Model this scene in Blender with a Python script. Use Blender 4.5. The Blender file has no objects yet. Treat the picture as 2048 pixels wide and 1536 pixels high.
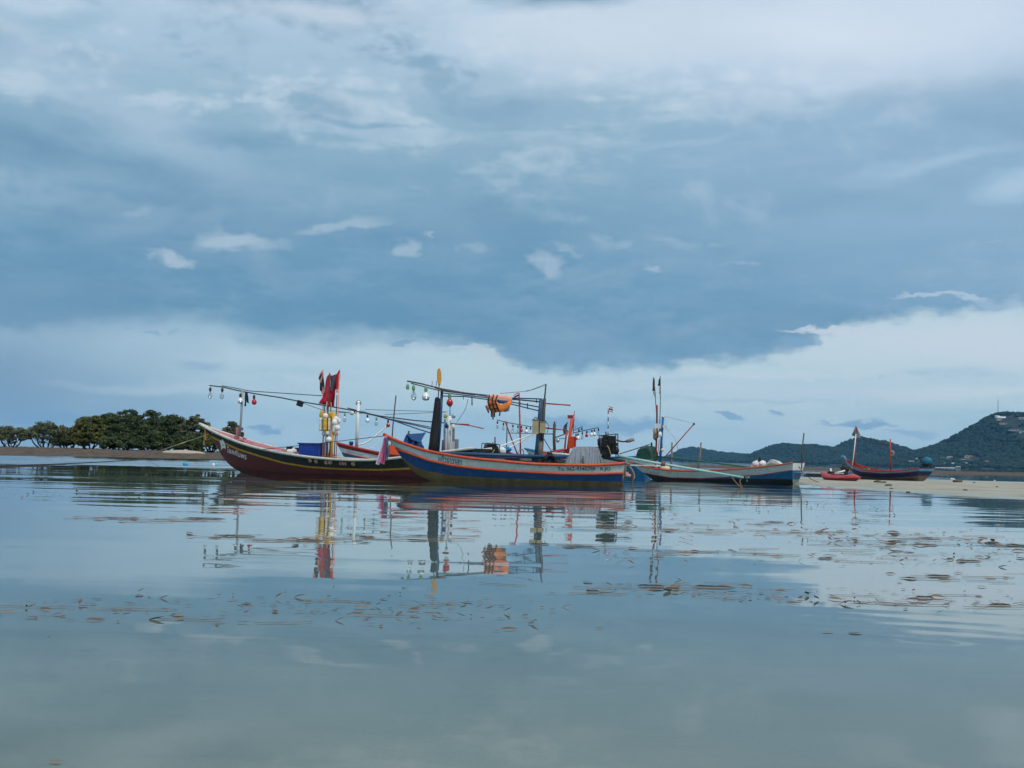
import bpy, math, random
import numpy as np
from mathutils import Vector, Matrix
from mathutils.bvhtree import BVHTree

random.seed(7); RNG = np.random.default_rng(7)
scene = bpy.context.scene
COL = scene.collection
def lin(c):
    return tuple(((v/255)/12.92 if v/255 <= .04045 else ((v/255+.055)/1.055)**2.4) for v in c)

# ------------------------------------------------------------------ camera
F, CX, CY, HC = 2813.0, 1024.0, 768.0, 914.0        # focal length and centre in photo pixels, horizon row at mid width
ROLL = math.radians(1.35)                            # the photograph leans: the horizon falls to the right
TH = math.atan((HC-CY)*math.cos(ROLL)/F)
CAM = Vector((0, 0, .95))
cT, sT, cR, sR = math.cos(TH), math.sin(TH), math.cos(ROLL), math.sin(ROLL)
cam_data = bpy.data.cameras.new('camera')
cam_data.sensor_width = 36; cam_data.lens = 36*F/2048
cam_data.clip_start = .1; cam_data.clip_end = 20000
cam = bpy.data.objects.new('camera', cam_data); COL.objects.link(cam)
_R, _U, _W = Vector((1, 0, 0)), Vector((0, -sT, cT)), Vector((0, cT, sT))
_r, _u = _R*cR+_U*sR, _U*cR-_R*sR
cam.matrix_world = Matrix(((_r.x, _u.x, -_W.x, CAM.x), (_r.y, _u.y, -_W.y, CAM.y), (_r.z, _u.z, -_W.z, CAM.z), (0, 0, 0, 1)))
def hor(px): return HC+(px-CX)*math.tan(ROLL)        # horizon row at a photo column
def ray(px, py):
    a, b = (px-CX)/F, (CY-py)/F
    a, b = a*cR-b*sR, a*sR+b*cR
    return Vector((a, cT-b*sT, sT+b*cT))
scene.camera = cam

# ------------------------------------------------------------------ render look
scene.render.engine = 'CYCLES'
scene.view_settings.view_transform = 'Standard'
scene.view_settings.look = 'None'
scene.view_settings.exposure = 0; scene.view_settings.gamma = 1
scene.view_settings.use_curve_mapping = False
cy = scene.cycles
cy.use_denoising = True
cy.use_adaptive_sampling = True; cy.adaptive_threshold = .02; cy.adaptive_min_samples = 6
cy.max_bounces = 8; cy.transparent_max_bounces = 16; cy.volume_bounces = 1
cy.caustics_reflective = False; cy.caustics_refractive = False

# ------------------------------------------------------------------ sun and sky
SUN_EL, SUN_AZ = 52, 150                             # azimuth clockwise from the view direction: behind, to the right
sd = bpy.data.lights.new('sun', 'SUN'); sd.energy = 2.0; sd.angle = math.radians(14); sd.color = (1, .96, .9)
sun = bpy.data.objects.new('sun', sd); COL.objects.link(sun)
_a, _e = math.radians(SUN_AZ), math.radians(SUN_EL)
sdir = Vector((math.sin(_a)*math.cos(_e), math.cos(_a)*math.cos(_e), math.sin(_e)))
sun.rotation_euler = sdir.to_track_quat('Z', 'Y').to_euler(); sun.location = (20, -30, 60)

world = bpy.data.worlds.new('World'); scene.world = world; world.use_nodes = True
world.cycles.sampling_method = 'NONE'
class NG:
    """tiny helper for node graphs"""
    def __init__(s, tree): s.t = tree; s.n = tree.nodes; s.l = tree.links
    def new(s, typ, **kw):
        n = s.n.new(typ)
        for k, v in kw.items(): setattr(n, k, v)
        return n
    def put(s, sock, v):
        if isinstance(v, bpy.types.NodeSocket): s.l.new(v, sock)
        elif v is not None: sock.default_value = v
    def math(s, op, a, b=None, c=None, clamp=False):
        n = s.new('ShaderNodeMath', operation=op, use_clamp=clamp)
        s.put(n.inputs[0], a); s.put(n.inputs[1], b); s.put(n.inputs[2], c); return n.outputs[0]
    def vmath(s, op, a, b=None):
        n = s.new('ShaderNodeVectorMath', operation=op)
        s.put(n.inputs[0], a)
        if op == 'SCALE': s.put(n.inputs['Scale'], b)
        elif b is not None: s.put(n.inputs[1], b)
        return n.outputs['Value'] if op in ('LENGTH', 'DOT_PRODUCT') else n.outputs[0]
    def mix(s, f, a, b, blend='MIX'):
        n = s.new('ShaderNodeMix', data_type='RGBA', blend_type=blend)
        for k, v in ((0, f), (6, a), (7, b)):
            if isinstance(v, tuple) and len(v) == 3: v = v+(1,)
            s.put(n.inputs[k], v)
        return n.outputs[2]
    def noise(s, vec, scale, detail=3, rough=.5, dist=0):
        n = s.new('ShaderNodeTexNoise')
        s.put(n.inputs['Vector'], vec); n.inputs['Scale'].default_value = scale
        n.inputs['Detail'].default_value = detail; n.inputs['Roughness'].default_value = rough
        n.inputs['Distortion'].default_value = dist; return n
    def rng(s, v, a, b, c=0., d=1., smooth=True):
        n = s.new('ShaderNodeMapRange', interpolation_type='SMOOTHSTEP' if smooth else 'LINEAR')
        s.put(n.inputs[0], v)
        for i, q in enumerate((a, b, c, d)): s.put(n.inputs[i+1], q)
        return n.outputs[0]
    def ramp(s, v, stops):
        n = s.new('ShaderNodeValToRGB'); cr = n.color_ramp
        while len(cr.elements) < len(stops): cr.elements.new(.5)
        for e, (p, c) in zip(cr.elements, stops): e.position = p; e.color = tuple(c)+(1,)
        s.put(n.inputs[0], v); return n.outputs[0]
    def sep(s, v):
        n = s.new('ShaderNodeSeparateXYZ'); s.put(n.inputs[0], v); return n.outputs
    def comb(s, x, y, z):
        n = s.new('ShaderNodeCombineXYZ')
        for i, q in enumerate((x, y, z)): s.put(n.inputs[i], q)
        return n.outputs[0]

def build_sky():
    t = world.node_tree; t.nodes.clear(); g = NG(t)
    tc = g.new('ShaderNodeTexCoord'); d = tc.outputs['Generated']      # world direction
    x, y, z = g.sep(d)
    az = g.math('MULTIPLY', g.math('ARCTAN2', x, y), 180/math.pi)
    el = g.math('MULTIPLY', g.math('ARCSINE', z), 180/math.pi)
    ph = 1/49.1                                                         # degrees per photo pixel
    def AE(px, py):
        r = ray(px, py).normalized(); return math.degrees(math.atan2(r.x, r.y)), math.degrees(math.asin(r.z))
    E = lambda py: AE(1024, py)[1]
    # noise fields on the direction sphere, stretched level
    st = g.vmath('MULTIPLY', d, (1, 1, 3.2))
    n_big = g.noise(st, 5, 2, .55)
    n_mid = g.noise(st, 16, 4, .6)
    n_streak = g.noise(g.vmath('MULTIPLY', d, (1, 1, 5.5)), 7.5, 5, .6)
    n_bil = g.noise(g.vmath('ADD', g.vmath('MULTIPLY', d, (1, 1, 2.6)), (.0, .0, 3.7)), 8, 5, .58, .6)
    n_fine = g.noise(g.vmath('MULTIPLY', d, (1, 1, 1.8)), 55, 3, .62)
    def off(n, k): return g.vmath('SCALE', g.vmath('SUBTRACT', n.outputs['Color'], (.5, .5, .5)), k)
    ae = g.comb(az, el, 0.)
    w_soft = g.vmath('ADD', g.vmath('ADD', ae, g.vmath('MULTIPLY', off(n_big, 3.2), (1.6, .55, 0))), g.vmath('MULTIPLY', off(n_mid, 1.6), (1.6, .7, 0)))
    w_fine = g.vmath('ADD', g.vmath('ADD', ae, g.vmath('MULTIPLY', off(n_mid, 1.5), (1.5, .6, 0))), g.vmath('MULTIPLY', off(n_fine, 1.4), (1.3, .6, 0)))
    el_s = g.sep(w_soft)[1]; azs = g.sep(w_soft)[0]
    fac = g.math('DIVIDE', el_s, 90.)
    def R(stops): return [(max(0, E(p)/90) if p > -900 else 1., lin(c)) for p, c in stops]
    # dark deck of cloud: colour by elevation
    deck = g.ramp(fac, R([(740, (106, 153, 185)), (640, (96, 145, 178)), (560, (103, 150, 182)), (480, (113, 157, 187)), (390, (127, 167, 193)), (300, (140, 177, 200)), (200, (157, 189, 210)),
                          (110, (174, 201, 222)), (20, (190, 212, 231)), (-300, (190, 210, 228)), (-1000, (206, 219, 232))]))
    right = g.rng(az, -2, 20, 0, 1)
    midband = g.rng(el, 2, 8, 0, 1)
    deck = g.mix(g.math('MULTIPLY', g.math('MULTIPLY', right, midband), .38), deck, lin((160, 193, 222)))
    # light layer below the deck
    low = g.ramp(g.math('DIVIDE', el, 8.), [(0, lin((162, 196, 214))), (.14, lin((168, 200, 216))), (.3, lin((176, 205, 219))), (.45, lin((180, 208, 221))), (.6, lin((188, 212, 224))), (1, lin((188, 212, 224)))])
    low = g.mix(g.math('MULTIPLY', g.rng(n_streak.outputs['Fac'], .42, .68), .55), low, lin((192, 212, 221)))
    low = g.mix(g.math('MULTIPLY', g.rng(n_streak.outputs['Fac'], .48, .3), .4), low, lin((146, 185, 207)))
    low = g.mix(g.math('MULTIPLY', g.rng(az, 1, -18, 0, 1), .35), low, lin((150, 188, 208)))
    # edge of the deck over azimuth
    edge_px = [(-900, 668), (0, 660), (150, 655), (230, 648), (330, 640), (440, 655), (560, 690), (640, 686), (760, 676), (900, 686), (1000, 700), (1060, 730), (1130, 738), (1260, 736), (1400, 726), (1500, 716),
               (1590, 700), (1615, 690), (1600, 676), (1660, 668), (1740, 662), (1700, 640), (1800, 628), (1900, 622), (2048, 612), (2900, 560)]
    edge_px = [p for i, p in enumerate(edge_px) if p not in ((1600, 676), (1740, 662))]
    edge_px = sorted(edge_px)
    fc = g.new('ShaderNodeFloatCurve'); cv = fc.mapping.curves[0]
    pts = [((AE(p, q)[0]+60)/120, AE(p, q)[1]/10) for p, q in edge_px]
    pts = [(0., pts[0][1])]+pts+[(1., pts[-1][1])]
    while len(cv.points) < len(pts): cv.points.new(.5, .5)
    for c, p in zip(cv.points, pts): c.location = p; c.handle_type = 'AUTO_CLAMPED'
    fc.mapping.update()
    azw = g.sep(w_fine)[0]; elw = g.sep(w_fine)[1]
    g.put(fc.inputs['Value'], g.math('DIVIDE', g.math('ADD', azw, 60.), 120.))
    edge = g.math('MULTIPLY', fc.outputs[0], 10.)
    dist = g.math('SUBTRACT', elw, edge)
    soft = g.rng(az, -7, 1, .85, .34)
    soft = g.math('ADD', soft, g.math('MULTIPLY', g.rng(az, -16, -19), -.5))
    m = g.rng(dist, g.math('MULTIPLY', soft, -1.), soft)
    col = g.mix(m, low, deck)
    # billows and wisps inside the deck, stronger high up
    hi = g.rng(el, 8, 17, .10, .9)
    him = g.math('MULTIPLY', hi, m)
    bil = g.math('ADD', g.math('MULTIPLY', n_bil.outputs['Fac'], .72), g.math('MULTIPLY', n_fine.outputs['Fac'], .28))
    col = g.mix(g.math('MULTIPLY', g.rng(bil, .49, .64), him), col, lin((206, 222, 235)))
    col = g.mix(g.math('MULTIPLY', g.rng(bil, .47, .34), g.math('MULTIPLY', him, .85)), col, lin((126, 164, 190)))
    col = g.mix(g.math('MULTIPLY', g.rng(n_streak.outputs['Fac'], .52, .74), g.math('MULTIPLY', him, .55)), col, lin((200, 216, 229)))
    col = g.mix(g.math('MULTIPLY', g.rng(n_mid.outputs['Fac'], .40, .62), g.math('MULTIPLY', m, .16)), col, lin((160, 188, 208)))
    col = g.mix(g.math('MULTIPLY', g.rng(n_big.outputs['Fac'], .52, .36), g.math('MULTIPLY', m, .30)), col, lin((94, 139, 174)))
    cache = {}
    def turned(fine, rot):
        rot = 0 if abs(rot) < 5 else 10 if 5 <= rot < 15 else 24 if rot >= 15 else -10 if rot > -15 else -24
        if (fine, rot) not in cache:
            v = w_fine if fine else w_soft
            if rot:
                c, s_ = math.cos(math.radians(rot)), math.sin(math.radians(rot))
                v = g.comb(g.vmath('DOT_PRODUCT', v, (c, s_, 0)), g.vmath('DOT_PRODUCT', v, (-s_, c, 0)), 0.)
            cache[(fine, rot)] = v
        return cache[(fine, rot)], rot
    def blob(cx, cyy, rx, ry, rot, rgb, k, soft=.7, fine=False):
        nonlocal col
        if not k: return
        v, rot = turned(fine, rot); a, e = AE(cx, cyy); c, s_ = math.cos(math.radians(rot)), math.sin(math.radians(rot))
        u0, v0 = a*c+e*s_, -a*s_+e*c; ix, iy = 1/(rx*ph), 1/(ry*ph)
        n = g.new('ShaderNodeVectorMath', operation='MULTIPLY_ADD'); g.put(n.inputs[0], v); n.inputs[1].default_value = (ix, iy, 0); n.inputs[2].default_value = (-u0*ix, -v0*iy, 0)
        r = g.vmath('LENGTH', n.outputs[0])
        col = g.mix(g.math('MULTIPLY', g.math('MULTIPLY_ADD', r, -1/soft, 1/soft, clamp=True), k), col, lin(rgb))
    # high bright masses and darker gaps
    blob(1750, 40, 860, 200, 0, (206, 223, 240), 1., .8)
    blob(1250, 75, 420, 75, 0, (206, 222, 235), .85, .8)
    blob(1640, 65, 210, 60, 0, (216, 229, 241), .8, .8)
    blob(1180, -36, 330, 62, 0, (120, 160, 186), .95, .5)
    blob(600, 25, 270, 34, 0, (200, 216, 230), .75)
    blob(60, 15, 120, 24, 0, (192, 211, 228), .6)
    blob(140, 52, 150, 34, 15, (150, 186, 208), .6)
    blob(1020, 215, 260, 36, 0, (135, 170, 198), .55, .9, True)
    blob(1700, 290, 560, 130, 0, (140, 176, 205), .55)
    blob(230, 215, 420, 66, -22, (172, 198, 219), .7, .9, True)
    blob(520, 100, 420, 60, -12, (170, 197, 219), .5, .9, True)
    blob(70, 290, 270, 34, -10, (112, 152, 182), .85, .9, True)
    blob(480, 282, 170, 26, -4, (118, 158, 188), .75, .9, True)
    blob(250, 338, 70, 14, -12, (116, 156, 186), .6)
    blob(760, 268, 260, 15, 0, (166, 194, 214), .75)
    blob(720, 252, 200, 10, 0, (124, 164, 193), .6)
    blob(1090, 276, 130, 9, 0, (170, 197, 217), .6)
    blob(1400, 232, 90, 13, 8, (170, 197, 217), .55)
    blob(1420, 288, 140, 9, 12, (160, 190, 213), .7)
    blob(1870, 328, 210, 17, 8, (165, 194, 218), .75)
    blob(2060, 360, 110, 30, 10, (176, 203, 226), .8)
    blob(1800, 440, 300, 36, -3, (142, 178, 208), .6)
    blob(230, 440, 120, 34, 20, (132, 168, 195), .6)
    # torn openings with crisp edges
    for c in ((478, 484, 104, 21, -4, .95), (352, 517, 54, 19, -6, .95), (690, 452, 118, 13, 6, .7), (822, 500, 26, 20, -30, .7), (1088, 528, 44, 24, -38, .75),
              (1130, 497, 40, 9, -25, .4), (1210, 484, 36, 18, -20, .35), (1250, 490, 22, 10, -20, .4), (1350, 488, 60, 12, -10, .35), (1310, 537, 28, 8, 0, .7), (1430, 494, 26, 8, 0, .35), (960, 498, 30, 12, 0, .4),
              (857, 470, 14, 10, 0, .6), (1480, 525, 22, 5, 0, .4), (1190, 360, 70, 20, 0, .4), (280, 420, 26, 16, 30, .35), (1985, 488, 30, 5, 0, .4)):
        blob(c[0], c[1], c[2], c[3], c[4], (172, 195, 212), c[5]*.85, .6, True)
    # below the deck
    blob(20, 760, 420, 230, 0, (116, 153, 184), .9, .9)
    blob(330, 690, 210, 60, 0, (160, 190, 212), .55, .8)
    blob(350, 768, 240, 16, 0, (176, 201, 216), .7)
    blob(390, 732, 60, 7, 0, (140, 176, 203), .7)
    blob(1950, 682, 390, 58, 0, (200, 215, 227), .9, .7)
    blob(1690, 661, 130, 9, -3, (196, 212, 225), .9, .5, True)
    blob(1690, 652, 95, 8, -6, (112, 156, 191), .0, .5, True)
    blob(1600, 681, 60, 7, 4, (122, 164, 198), .85, .5, True)
    blob(1900, 772, 300, 16, 0, (202, 216, 226), .75)
    blob(1600, 770, 460, 34, 0, (184, 206, 221), .6)
    blob(1820, 735, 240, 12, 0, (160, 190, 213), .45)
    blob(965, 704, 52, 12, -8, (188, 207, 218), .85, .5, True)
    blob(930, 691, 44, 6, 0, (186, 206, 218), .7, .5, True)
    blob(800, 683, 46, 7, 0, (112, 155, 188), .7, .5, True)
    blob(1880, 590, 120, 6, 0, (184, 205, 221), .7, .5, True)
    blob(1980, 600, 90, 14, -8, (170, 196, 218), .5, .6, True)
    blob(1640, 748, 420, 9, 0, (196, 213, 225), .6, .7, True)
    blob(1300, 770, 300, 8, 0, (190, 210, 222), .5, .7, True)
    blob(700, 760, 360, 9, 0, (186, 207, 221), .55, .7, True)
    blob(560, 720, 260, 20, 0, (182, 204, 219), .5, .8, True)
    blob(1500, 800, 300, 7, 0, (158, 190, 213), .5, .7, True)
    # small separate cloudlets
    for c in ((1225, 852, 140, 19, -4, .75), (1120, 846, 70, 14, 0, .6), (1462, 832, 44, 9, -6, .75), (1545, 825, 20, 5, 0, .7), (1735, 853, 60, 12, 0, .8), (1660, 850, 40, 5, 0, .5), (532, 858, 40, 8, 0, .8), (297, 665, 20, 6, 0, .5),
              (340, 659, 14, 5, 0, .4), (255, 659, 12, 5, 0, .35), (110, 832, 130, 16, 0, .6), (1830, 870, 60, 8, 0, .4)):
        blob(c[0], c[1], c[2], c[3], c[4], (118, 162, 196), c[5], .5, True)
    # a little clear-sky light through the cover
    sky = g.new('ShaderNodeTexSky', sky_type='NISHITA'); sky.sun_disc = False
    sky.sun_elevation = math.radians(SUN_EL); sky.sun_rotation = math.radians(SUN_AZ)
    ns = g.vmath('SCALE', sky.outputs[0], .09)
    col = g.mix(.06, col, ns)
    bg = g.new('ShaderNodeBackground'); g.put(bg.inputs[0], col); bg.inputs[1].default_value = 1.0
    out = g.new('ShaderNodeOutputWorld'); g.l.new(bg.outputs[0], out.inputs[0])
build_sky()

# ------------------------------------------------------------------ photo geometry -> world
def proj(P):
    d = P-CAM; dep = d.y*cT+d.z*sT; a, b = d.x/dep, (-d.y*sT+d.z*cT)/dep
    return CX+F*(a*cR+b*sR), CY-F*(-a*sR+b*cR)
def atY(px, py, Y): r = ray(px, py); return CAM+r*(Y/r.y)
def atZ(px, py, z=0.): r = ray(px, py); return CAM+r*((z-CAM.z)/r.z)
class Frame:
    """upright plane through a boat's stern and bow; 'off' is metres towards the viewer"""
    def __init__(s, spx, sY, bpx, bY):
        a, b = atY(spx, hor(spx), sY), atY(bpx, hor(bpx), bY)
        s.O = Vector((a.x, a.y, 0)); v = Vector((b.x-a.x, b.y-a.y, 0)); s.L = v.length; s.h = v/s.L
        s.n = Vector((-s.h.y, s.h.x, 0))
        s.side = 1
        if s.n.y > 0: s.n = -s.n; s.side = -1
    def pt(s, px, py, off=0.):
        r = ray(px, py); t = (off-(CAM-s.O).dot(s.n))/r.dot(s.n); return CAM+r*t
    def loc(s, P): q = P-s.O; return q.dot(s.h), q.dot(s.n), P.z
    def w(s, x, y, z): return s.O+s.h*x+s.n*y+Vector((0, 0, z))

# ------------------------------------------------------------------ materials
MATS = {}
def mat(name, rgb, rough=.6, var=.18, scale=6., metal=0., spec=.4, grime=0., bump=0., seam=0.):
    if name in MATS: return MATS[name]
    m = bpy.data.materials.new(name); m.use_nodes = True; MATS[name] = m
    g = NG(m.node_tree); b = m.node_tree.nodes['Principled BSDF']
    tc = g.new('ShaderNodeTexCoord'); o = tc.outputs['Object']
    c = lin(rgb)
    n1 = g.noise(o, scale, 5, .65)
    col = g.mix(g.rng(n1.outputs['Fac'], .3, .7), tuple(v*(1-var) for v in c), tuple(min(.9, v*(1+var)) for v in c))
    if grime:
        n2 = g.noise(g.vmath('MULTIPLY', o, (1, 1, .25)), scale*1.7, 6, .7)
        col = g.mix(g.math('MULTIPLY', g.rng(n2.outputs['Fac'], .5, .72), grime), col, lin((92, 80, 66)))
        n3 = g.noise(o, scale*5, 4, .7)
        col = g.mix(g.math('MULTIPLY', g.rng(n3.outputs['Fac'], .62, .72), grime*.8), col, lin((196, 190, 178)))
    if seam:                                          # weathered planking: seams, runs, scuffs
        x_, y_, z_ = g.sep(o)
        sw = g.noise(g.vmath('MULTIPLY', o, (.25, .25, 1)), 1.5, 2, .5).outputs['Fac']
        ln = g.math('PINGPONG', g.math('ADD', g.math('MULTIPLY', z_, 1/.17), g.math('MULTIPLY', sw, 1.2)), .5)
        lm = g.rng(ln, .07, .0)
        col = g.mix(g.math('MULTIPLY', lm, .45*seam), col, tuple(v*.35 for v in c))
        run = g.noise(g.vmath('MULTIPLY', o, (5, 5, .5)), 1.6, 5, .7).outputs['Fac']
        col = g.mix(g.math('MULTIPLY', g.rng(run, .54, .72), .5*seam), col, lin((96, 78, 60)))
        sc = g.noise(g.vmath('MULTIPLY', o, (1.2, 1.2, 4)), 2.2, 6, .75).outputs['Fac']
        col = g.mix(g.math('MULTIPLY', g.rng(sc, .60, .68), .55*seam), col, g.mix(.5, tuple(min(.8, v*1.5+.05) for v in c), lin((150, 146, 138))))
    g.put(b.inputs['Base Color'], col)
    b.inputs['Roughness'].default_value = rough; b.inputs['Metallic'].default_value = metal
    b.inputs['Specular IOR Level'].default_value = spec
    if bump:
        bn = g.new('ShaderNodeBump'); bn.inputs['Strength'].default_value = .6; bn.inputs['Distance'].default_value = bump
        g.put(bn.inputs['Height'], n1.outputs['Fac']); g.put(b.inputs['Normal'], bn.outputs[0])
    return m
def glass_mat():
    m = bpy.data.materials.new('clear_glass'); m.use_nodes = True; t = m.node_tree; t.nodes.clear(); g = NG(t)
    fr = g.new('ShaderNodeFresnel'); fr.inputs[0].default_value = 1.6
    tr = g.new('ShaderNodeBsdfTransparent'); tr.inputs[0].default_value = (.86, .9, .9, 1)
    gl = g.new('ShaderNodeBsdfGlossy'); gl.inputs['Roughness'].default_value = .04
    mx = g.new('ShaderNodeMixShader'); g.put(mx.inputs[0], g.math('ADD', fr.outputs[0], .06))
    g.l.new(tr.outputs[0], mx.inputs[1]); g.l.new(gl.outputs[0], mx.inputs[2])
    o = g.new('ShaderNodeOutputMaterial'); g.l.new(mx.outputs[0], o.inputs[0]); return m
GLASS = glass_mat()

# ------------------------------------------------------------------ mesh helpers
_unit = {}
def ico_unit(sub):
    if sub not in _unit:
        import bmesh
        bm = bmesh.new(); bmesh.ops.create_icosphere(bm, subdivisions=sub, radius=1)
        bm.verts.ensure_lookup_table()
        _unit[sub] = (np.array([v.co[:] for v in bm.verts]), [tuple(v.index for v in f.verts) for f in bm.faces]); bm.free()
    return _unit[sub]
class MB:
    def __init__(s): s.v = []; s.f = []; s.m = []; s.s = []
    def add(s, vs, fs, mi=0, smooth=True):
        k = len(s.v); s.v += [Vector(v) for v in vs]
        for f in fs: s.f.append(tuple(i+k for i in f)); s.m.append(mi); s.s.append(smooth)
        return s
    def tube(s, pts, r, n=8, mi=0):
        pts = [Vector(p) for p in pts]; N = len(pts)
        rs = [r]*N if not isinstance(r, (list, tuple)) else [r[0]+(r[-1]-r[0])*i/(N-1) for i in range(N)] if len(r) != N else list(r)
        vs, fs = [], []
        up = None
        for i, p in enumerate(pts):
            t = (pts[min(i+1, N-1)]-pts[max(i-1, 0)]).normalized()
            if up is None: up = Vector((0, 0, 1)) if abs(t.z) < .9 else Vector((1, 0, 0))
            a = t.cross(up).normalized(); b = a.cross(t).normalized(); up = b
            for k in range(n):
                q = 2*math.pi*k/n; vs.append(p+a*(rs[i]*math.cos(q))+b*(rs[i]*math.sin(q)))
        for i in range(N-1):
            for k in range(n):
                fs.append((i*n+k, i*n+(k+1) % n, (i+1)*n+(k+1) % n, (i+1)*n+k))
        fs.append(tuple(range(n))[::-1]); fs.append(tuple((N-1)*n+k for k in range(n)))
        return s.add(vs, fs, mi)
    def box(s, c, ex, ey, ez, mi=0, taper=1.):
        """half-extent vectors ex, ey, ez"""
        c, ex, ey, ez = Vector(c), Vector(ex), Vector(ey), Vector(ez)
        vs = []
        for k in (-1, 1):
            q = 1 if k < 0 else taper
            for i, j in ((-1, -1), (1, -1), (1, 1), (-1, 1)): vs.append(c+ex*i*q+ey*j*q+ez*k)
        return s.add(vs, [(3, 2, 1, 0), (4, 5, 6, 7), (0, 1, 5, 4), (1, 2, 6, 5), (2, 3, 7, 6), (3, 0, 4, 7)], mi, False)
    def lathe(s, base, prof, n=12, mi=0, axis=(0, 0, 1)):
        base = Vector(base); w = Vector(axis).normalized(); a = w.orthogonal().normalized(); b = w.cross(a)
        vs, fs = [], []
        for r, z in prof:
            for k in range(n):
                q = 2*math.pi*k/n; vs.append(base+w*z+a*(r*math.cos(q))+b*(r*math.sin(q)))
        for i in range(len(prof)-1):
            for k in range(n): fs.append((i*n+k, i*n+(k+1) % n, (i+1)*n+(k+1) % n, (i+1)*n+k))
        fs.append(tuple(range(n))[::-1]); fs.append(tuple((len(prof)-1)*n+k for k in range(n)))
        return s.add(vs, fs, mi)
    def ico(s, c, r, sub=2, jit=0., mi=0, seed=0):
        u, f = ico_unit(sub); rg = np.random.default_rng(seed+int(abs(c[0])*971+abs(c[2])*313) % 9999)
        q = u*(1+jit*rg.standard_normal((len(u), 1)))*np.array(r if isinstance(r, (tuple, list)) else (r, r, r))
        return s.add([Vector(c)+Vector(p) for p in q], f, mi)
    def grid(s, P, mi=0, smooth=True):
        n, m = len(P), len(P[0]); vs = [p for row in P for p in row]
        fs = [(i*m+j, i*m+j+1, (i+1)*m+j+1, (i+1)*m+j) for i in range(n-1) for j in range(m-1)]
        return s.add(vs, fs, mi, smooth)
    def prism(s, poly, vec, mi=0, smooth=False):
        n = len(poly); vec = Vector(vec); vs = [Vector(p) for p in poly]+[Vector(p)+vec for p in poly]
        fs = [tuple(range(n)), tuple(range(n, 2*n))[::-1]]+[(i, i+n, (i+1) % n+n, (i+1) % n) for i in range(n)]
        return s.add(vs, fs, mi, smooth)
    def build(s, name, mats, parent=None, base=None):
        me = bpy.data.meshes.new(name)
        b = Vector(parent['_b']) if parent is not None else (Vector(base) if base is not None else Vector((0, 0, 0)))
        me.from_pydata([tuple(v-b) for v in s.v], [], s.f)
        if not isinstance(mats, (list, tuple)): mats = [mats]
        for m in mats: me.materials.append(m)
        me.polygons.foreach_set('material_index', s.m); me.polygons.foreach_set('use_smooth', s.s); me.update()
        o = bpy.data.objects.new(name, me); COL.objects.link(o)
        if parent is not None: o.parent = parent['o']
        else: o.location = b
        return o
def thing(name, label, cat, base, group=None):
    o = bpy.data.objects.new(name, None); COL.objects.link(o); o.location = base; o.empty_display_size = .2
    o['label'] = label; o['category'] = cat
    if group: o['group'] = group
    return {'o': o, '_b': tuple(base)}
def sub(o, T):
    """a part as parent for its own sub-parts"""
    return {'o': o, '_b': T['_b']}
def tag(o, label, cat, group=None):
    o['label'] = label; o['category'] = cat
    if group: o['group'] = group
    return o
def structure(o): o['kind'] = 'structure'; return o
def stuff(o, label=None, cat=None):
    o['kind'] = 'stuff'
    if label: o['label'] = label
    if cat: o['category'] = cat
    return o
def clone(T, base, label=None, group=None, scale=1., rot=None):
    src = T['o']; r = src.copy(); COL.objects.link(r); r.location = base; r.scale = (scale,)*3
    if rot: r.rotation_euler = rot
    if label: r['label'] = label
    if group: r['group'] = group
    for ch in src.children:
        c = ch.copy(); COL.objects.link(c); c.parent = r
        for gch in ch.children:
            d = gch.copy(); COL.objects.link(d); d.parent = c
    return r
def pole(T, name, pts, r, m, n=8):
    return MB().tube(pts, r, n).build(name, m, T)
def smooth_path(pts, n=6):
    pts = [Vector(p) for p in pts]; out = []
    for i in range(len(pts)-1):
        p0, p1, p2, p3 = pts[max(i-1, 0)], pts[i], pts[i+1], pts[min(i+2, len(pts)-1)]
        for k in range(n):
            t = k/n; out.append(.5*((2*p1)+(p2-p0)*t+(2*p0-5*p1+4*p2-p3)*t*t+(3*p1-p0-3*p2+p3)*t*t*t))
    return out+[pts[-1]]

# ================================================================== setting
def vnoise(x, y, seed=0):
    """value noise on arrays, -1..1"""
    r = np.random.default_rng(seed).uniform(-1, 1, (64, 64))
    xi, yi = np.floor(x).astype(int), np.floor(y).astype(int); fx, fy = x-xi, y-yi
    fx, fy = fx*fx*(3-2*fx), fy*fy*(3-2*fy)
    g = lambda a, b: r[a % 64, b % 64]
    return (g(xi, yi)*(1-fx)+g(xi+1, yi)*fx)*(1-fy)+(g(xi, yi+1)*(1-fx)+g(xi+1, yi+1)*fx)*fy
def fbm(x, y, seed=0, oct=4):
    s, a = 0, 1.
    for k in range(oct): s = s+a*vnoise(x*2**k, y*2**k, seed+k); a *= .5
    return s/1.9
def sheet(name, xs, ys, zf, m):
    X, Y = np.meshgrid(np.array(xs), np.array(ys)); Z = zf(X, Y)
    co = np.stack([X, Y, Z], -1).reshape(-1, 3); nx, ny = len(xs), len(ys)
    i = (np.arange(ny-1)[:, None]*nx+np.arange(nx-1)[None, :]).reshape(-1)
    fa = np.stack([i, i+1, i+nx+1, i+nx], -1)
    return np_mesh(name, co, fa, m)
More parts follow.
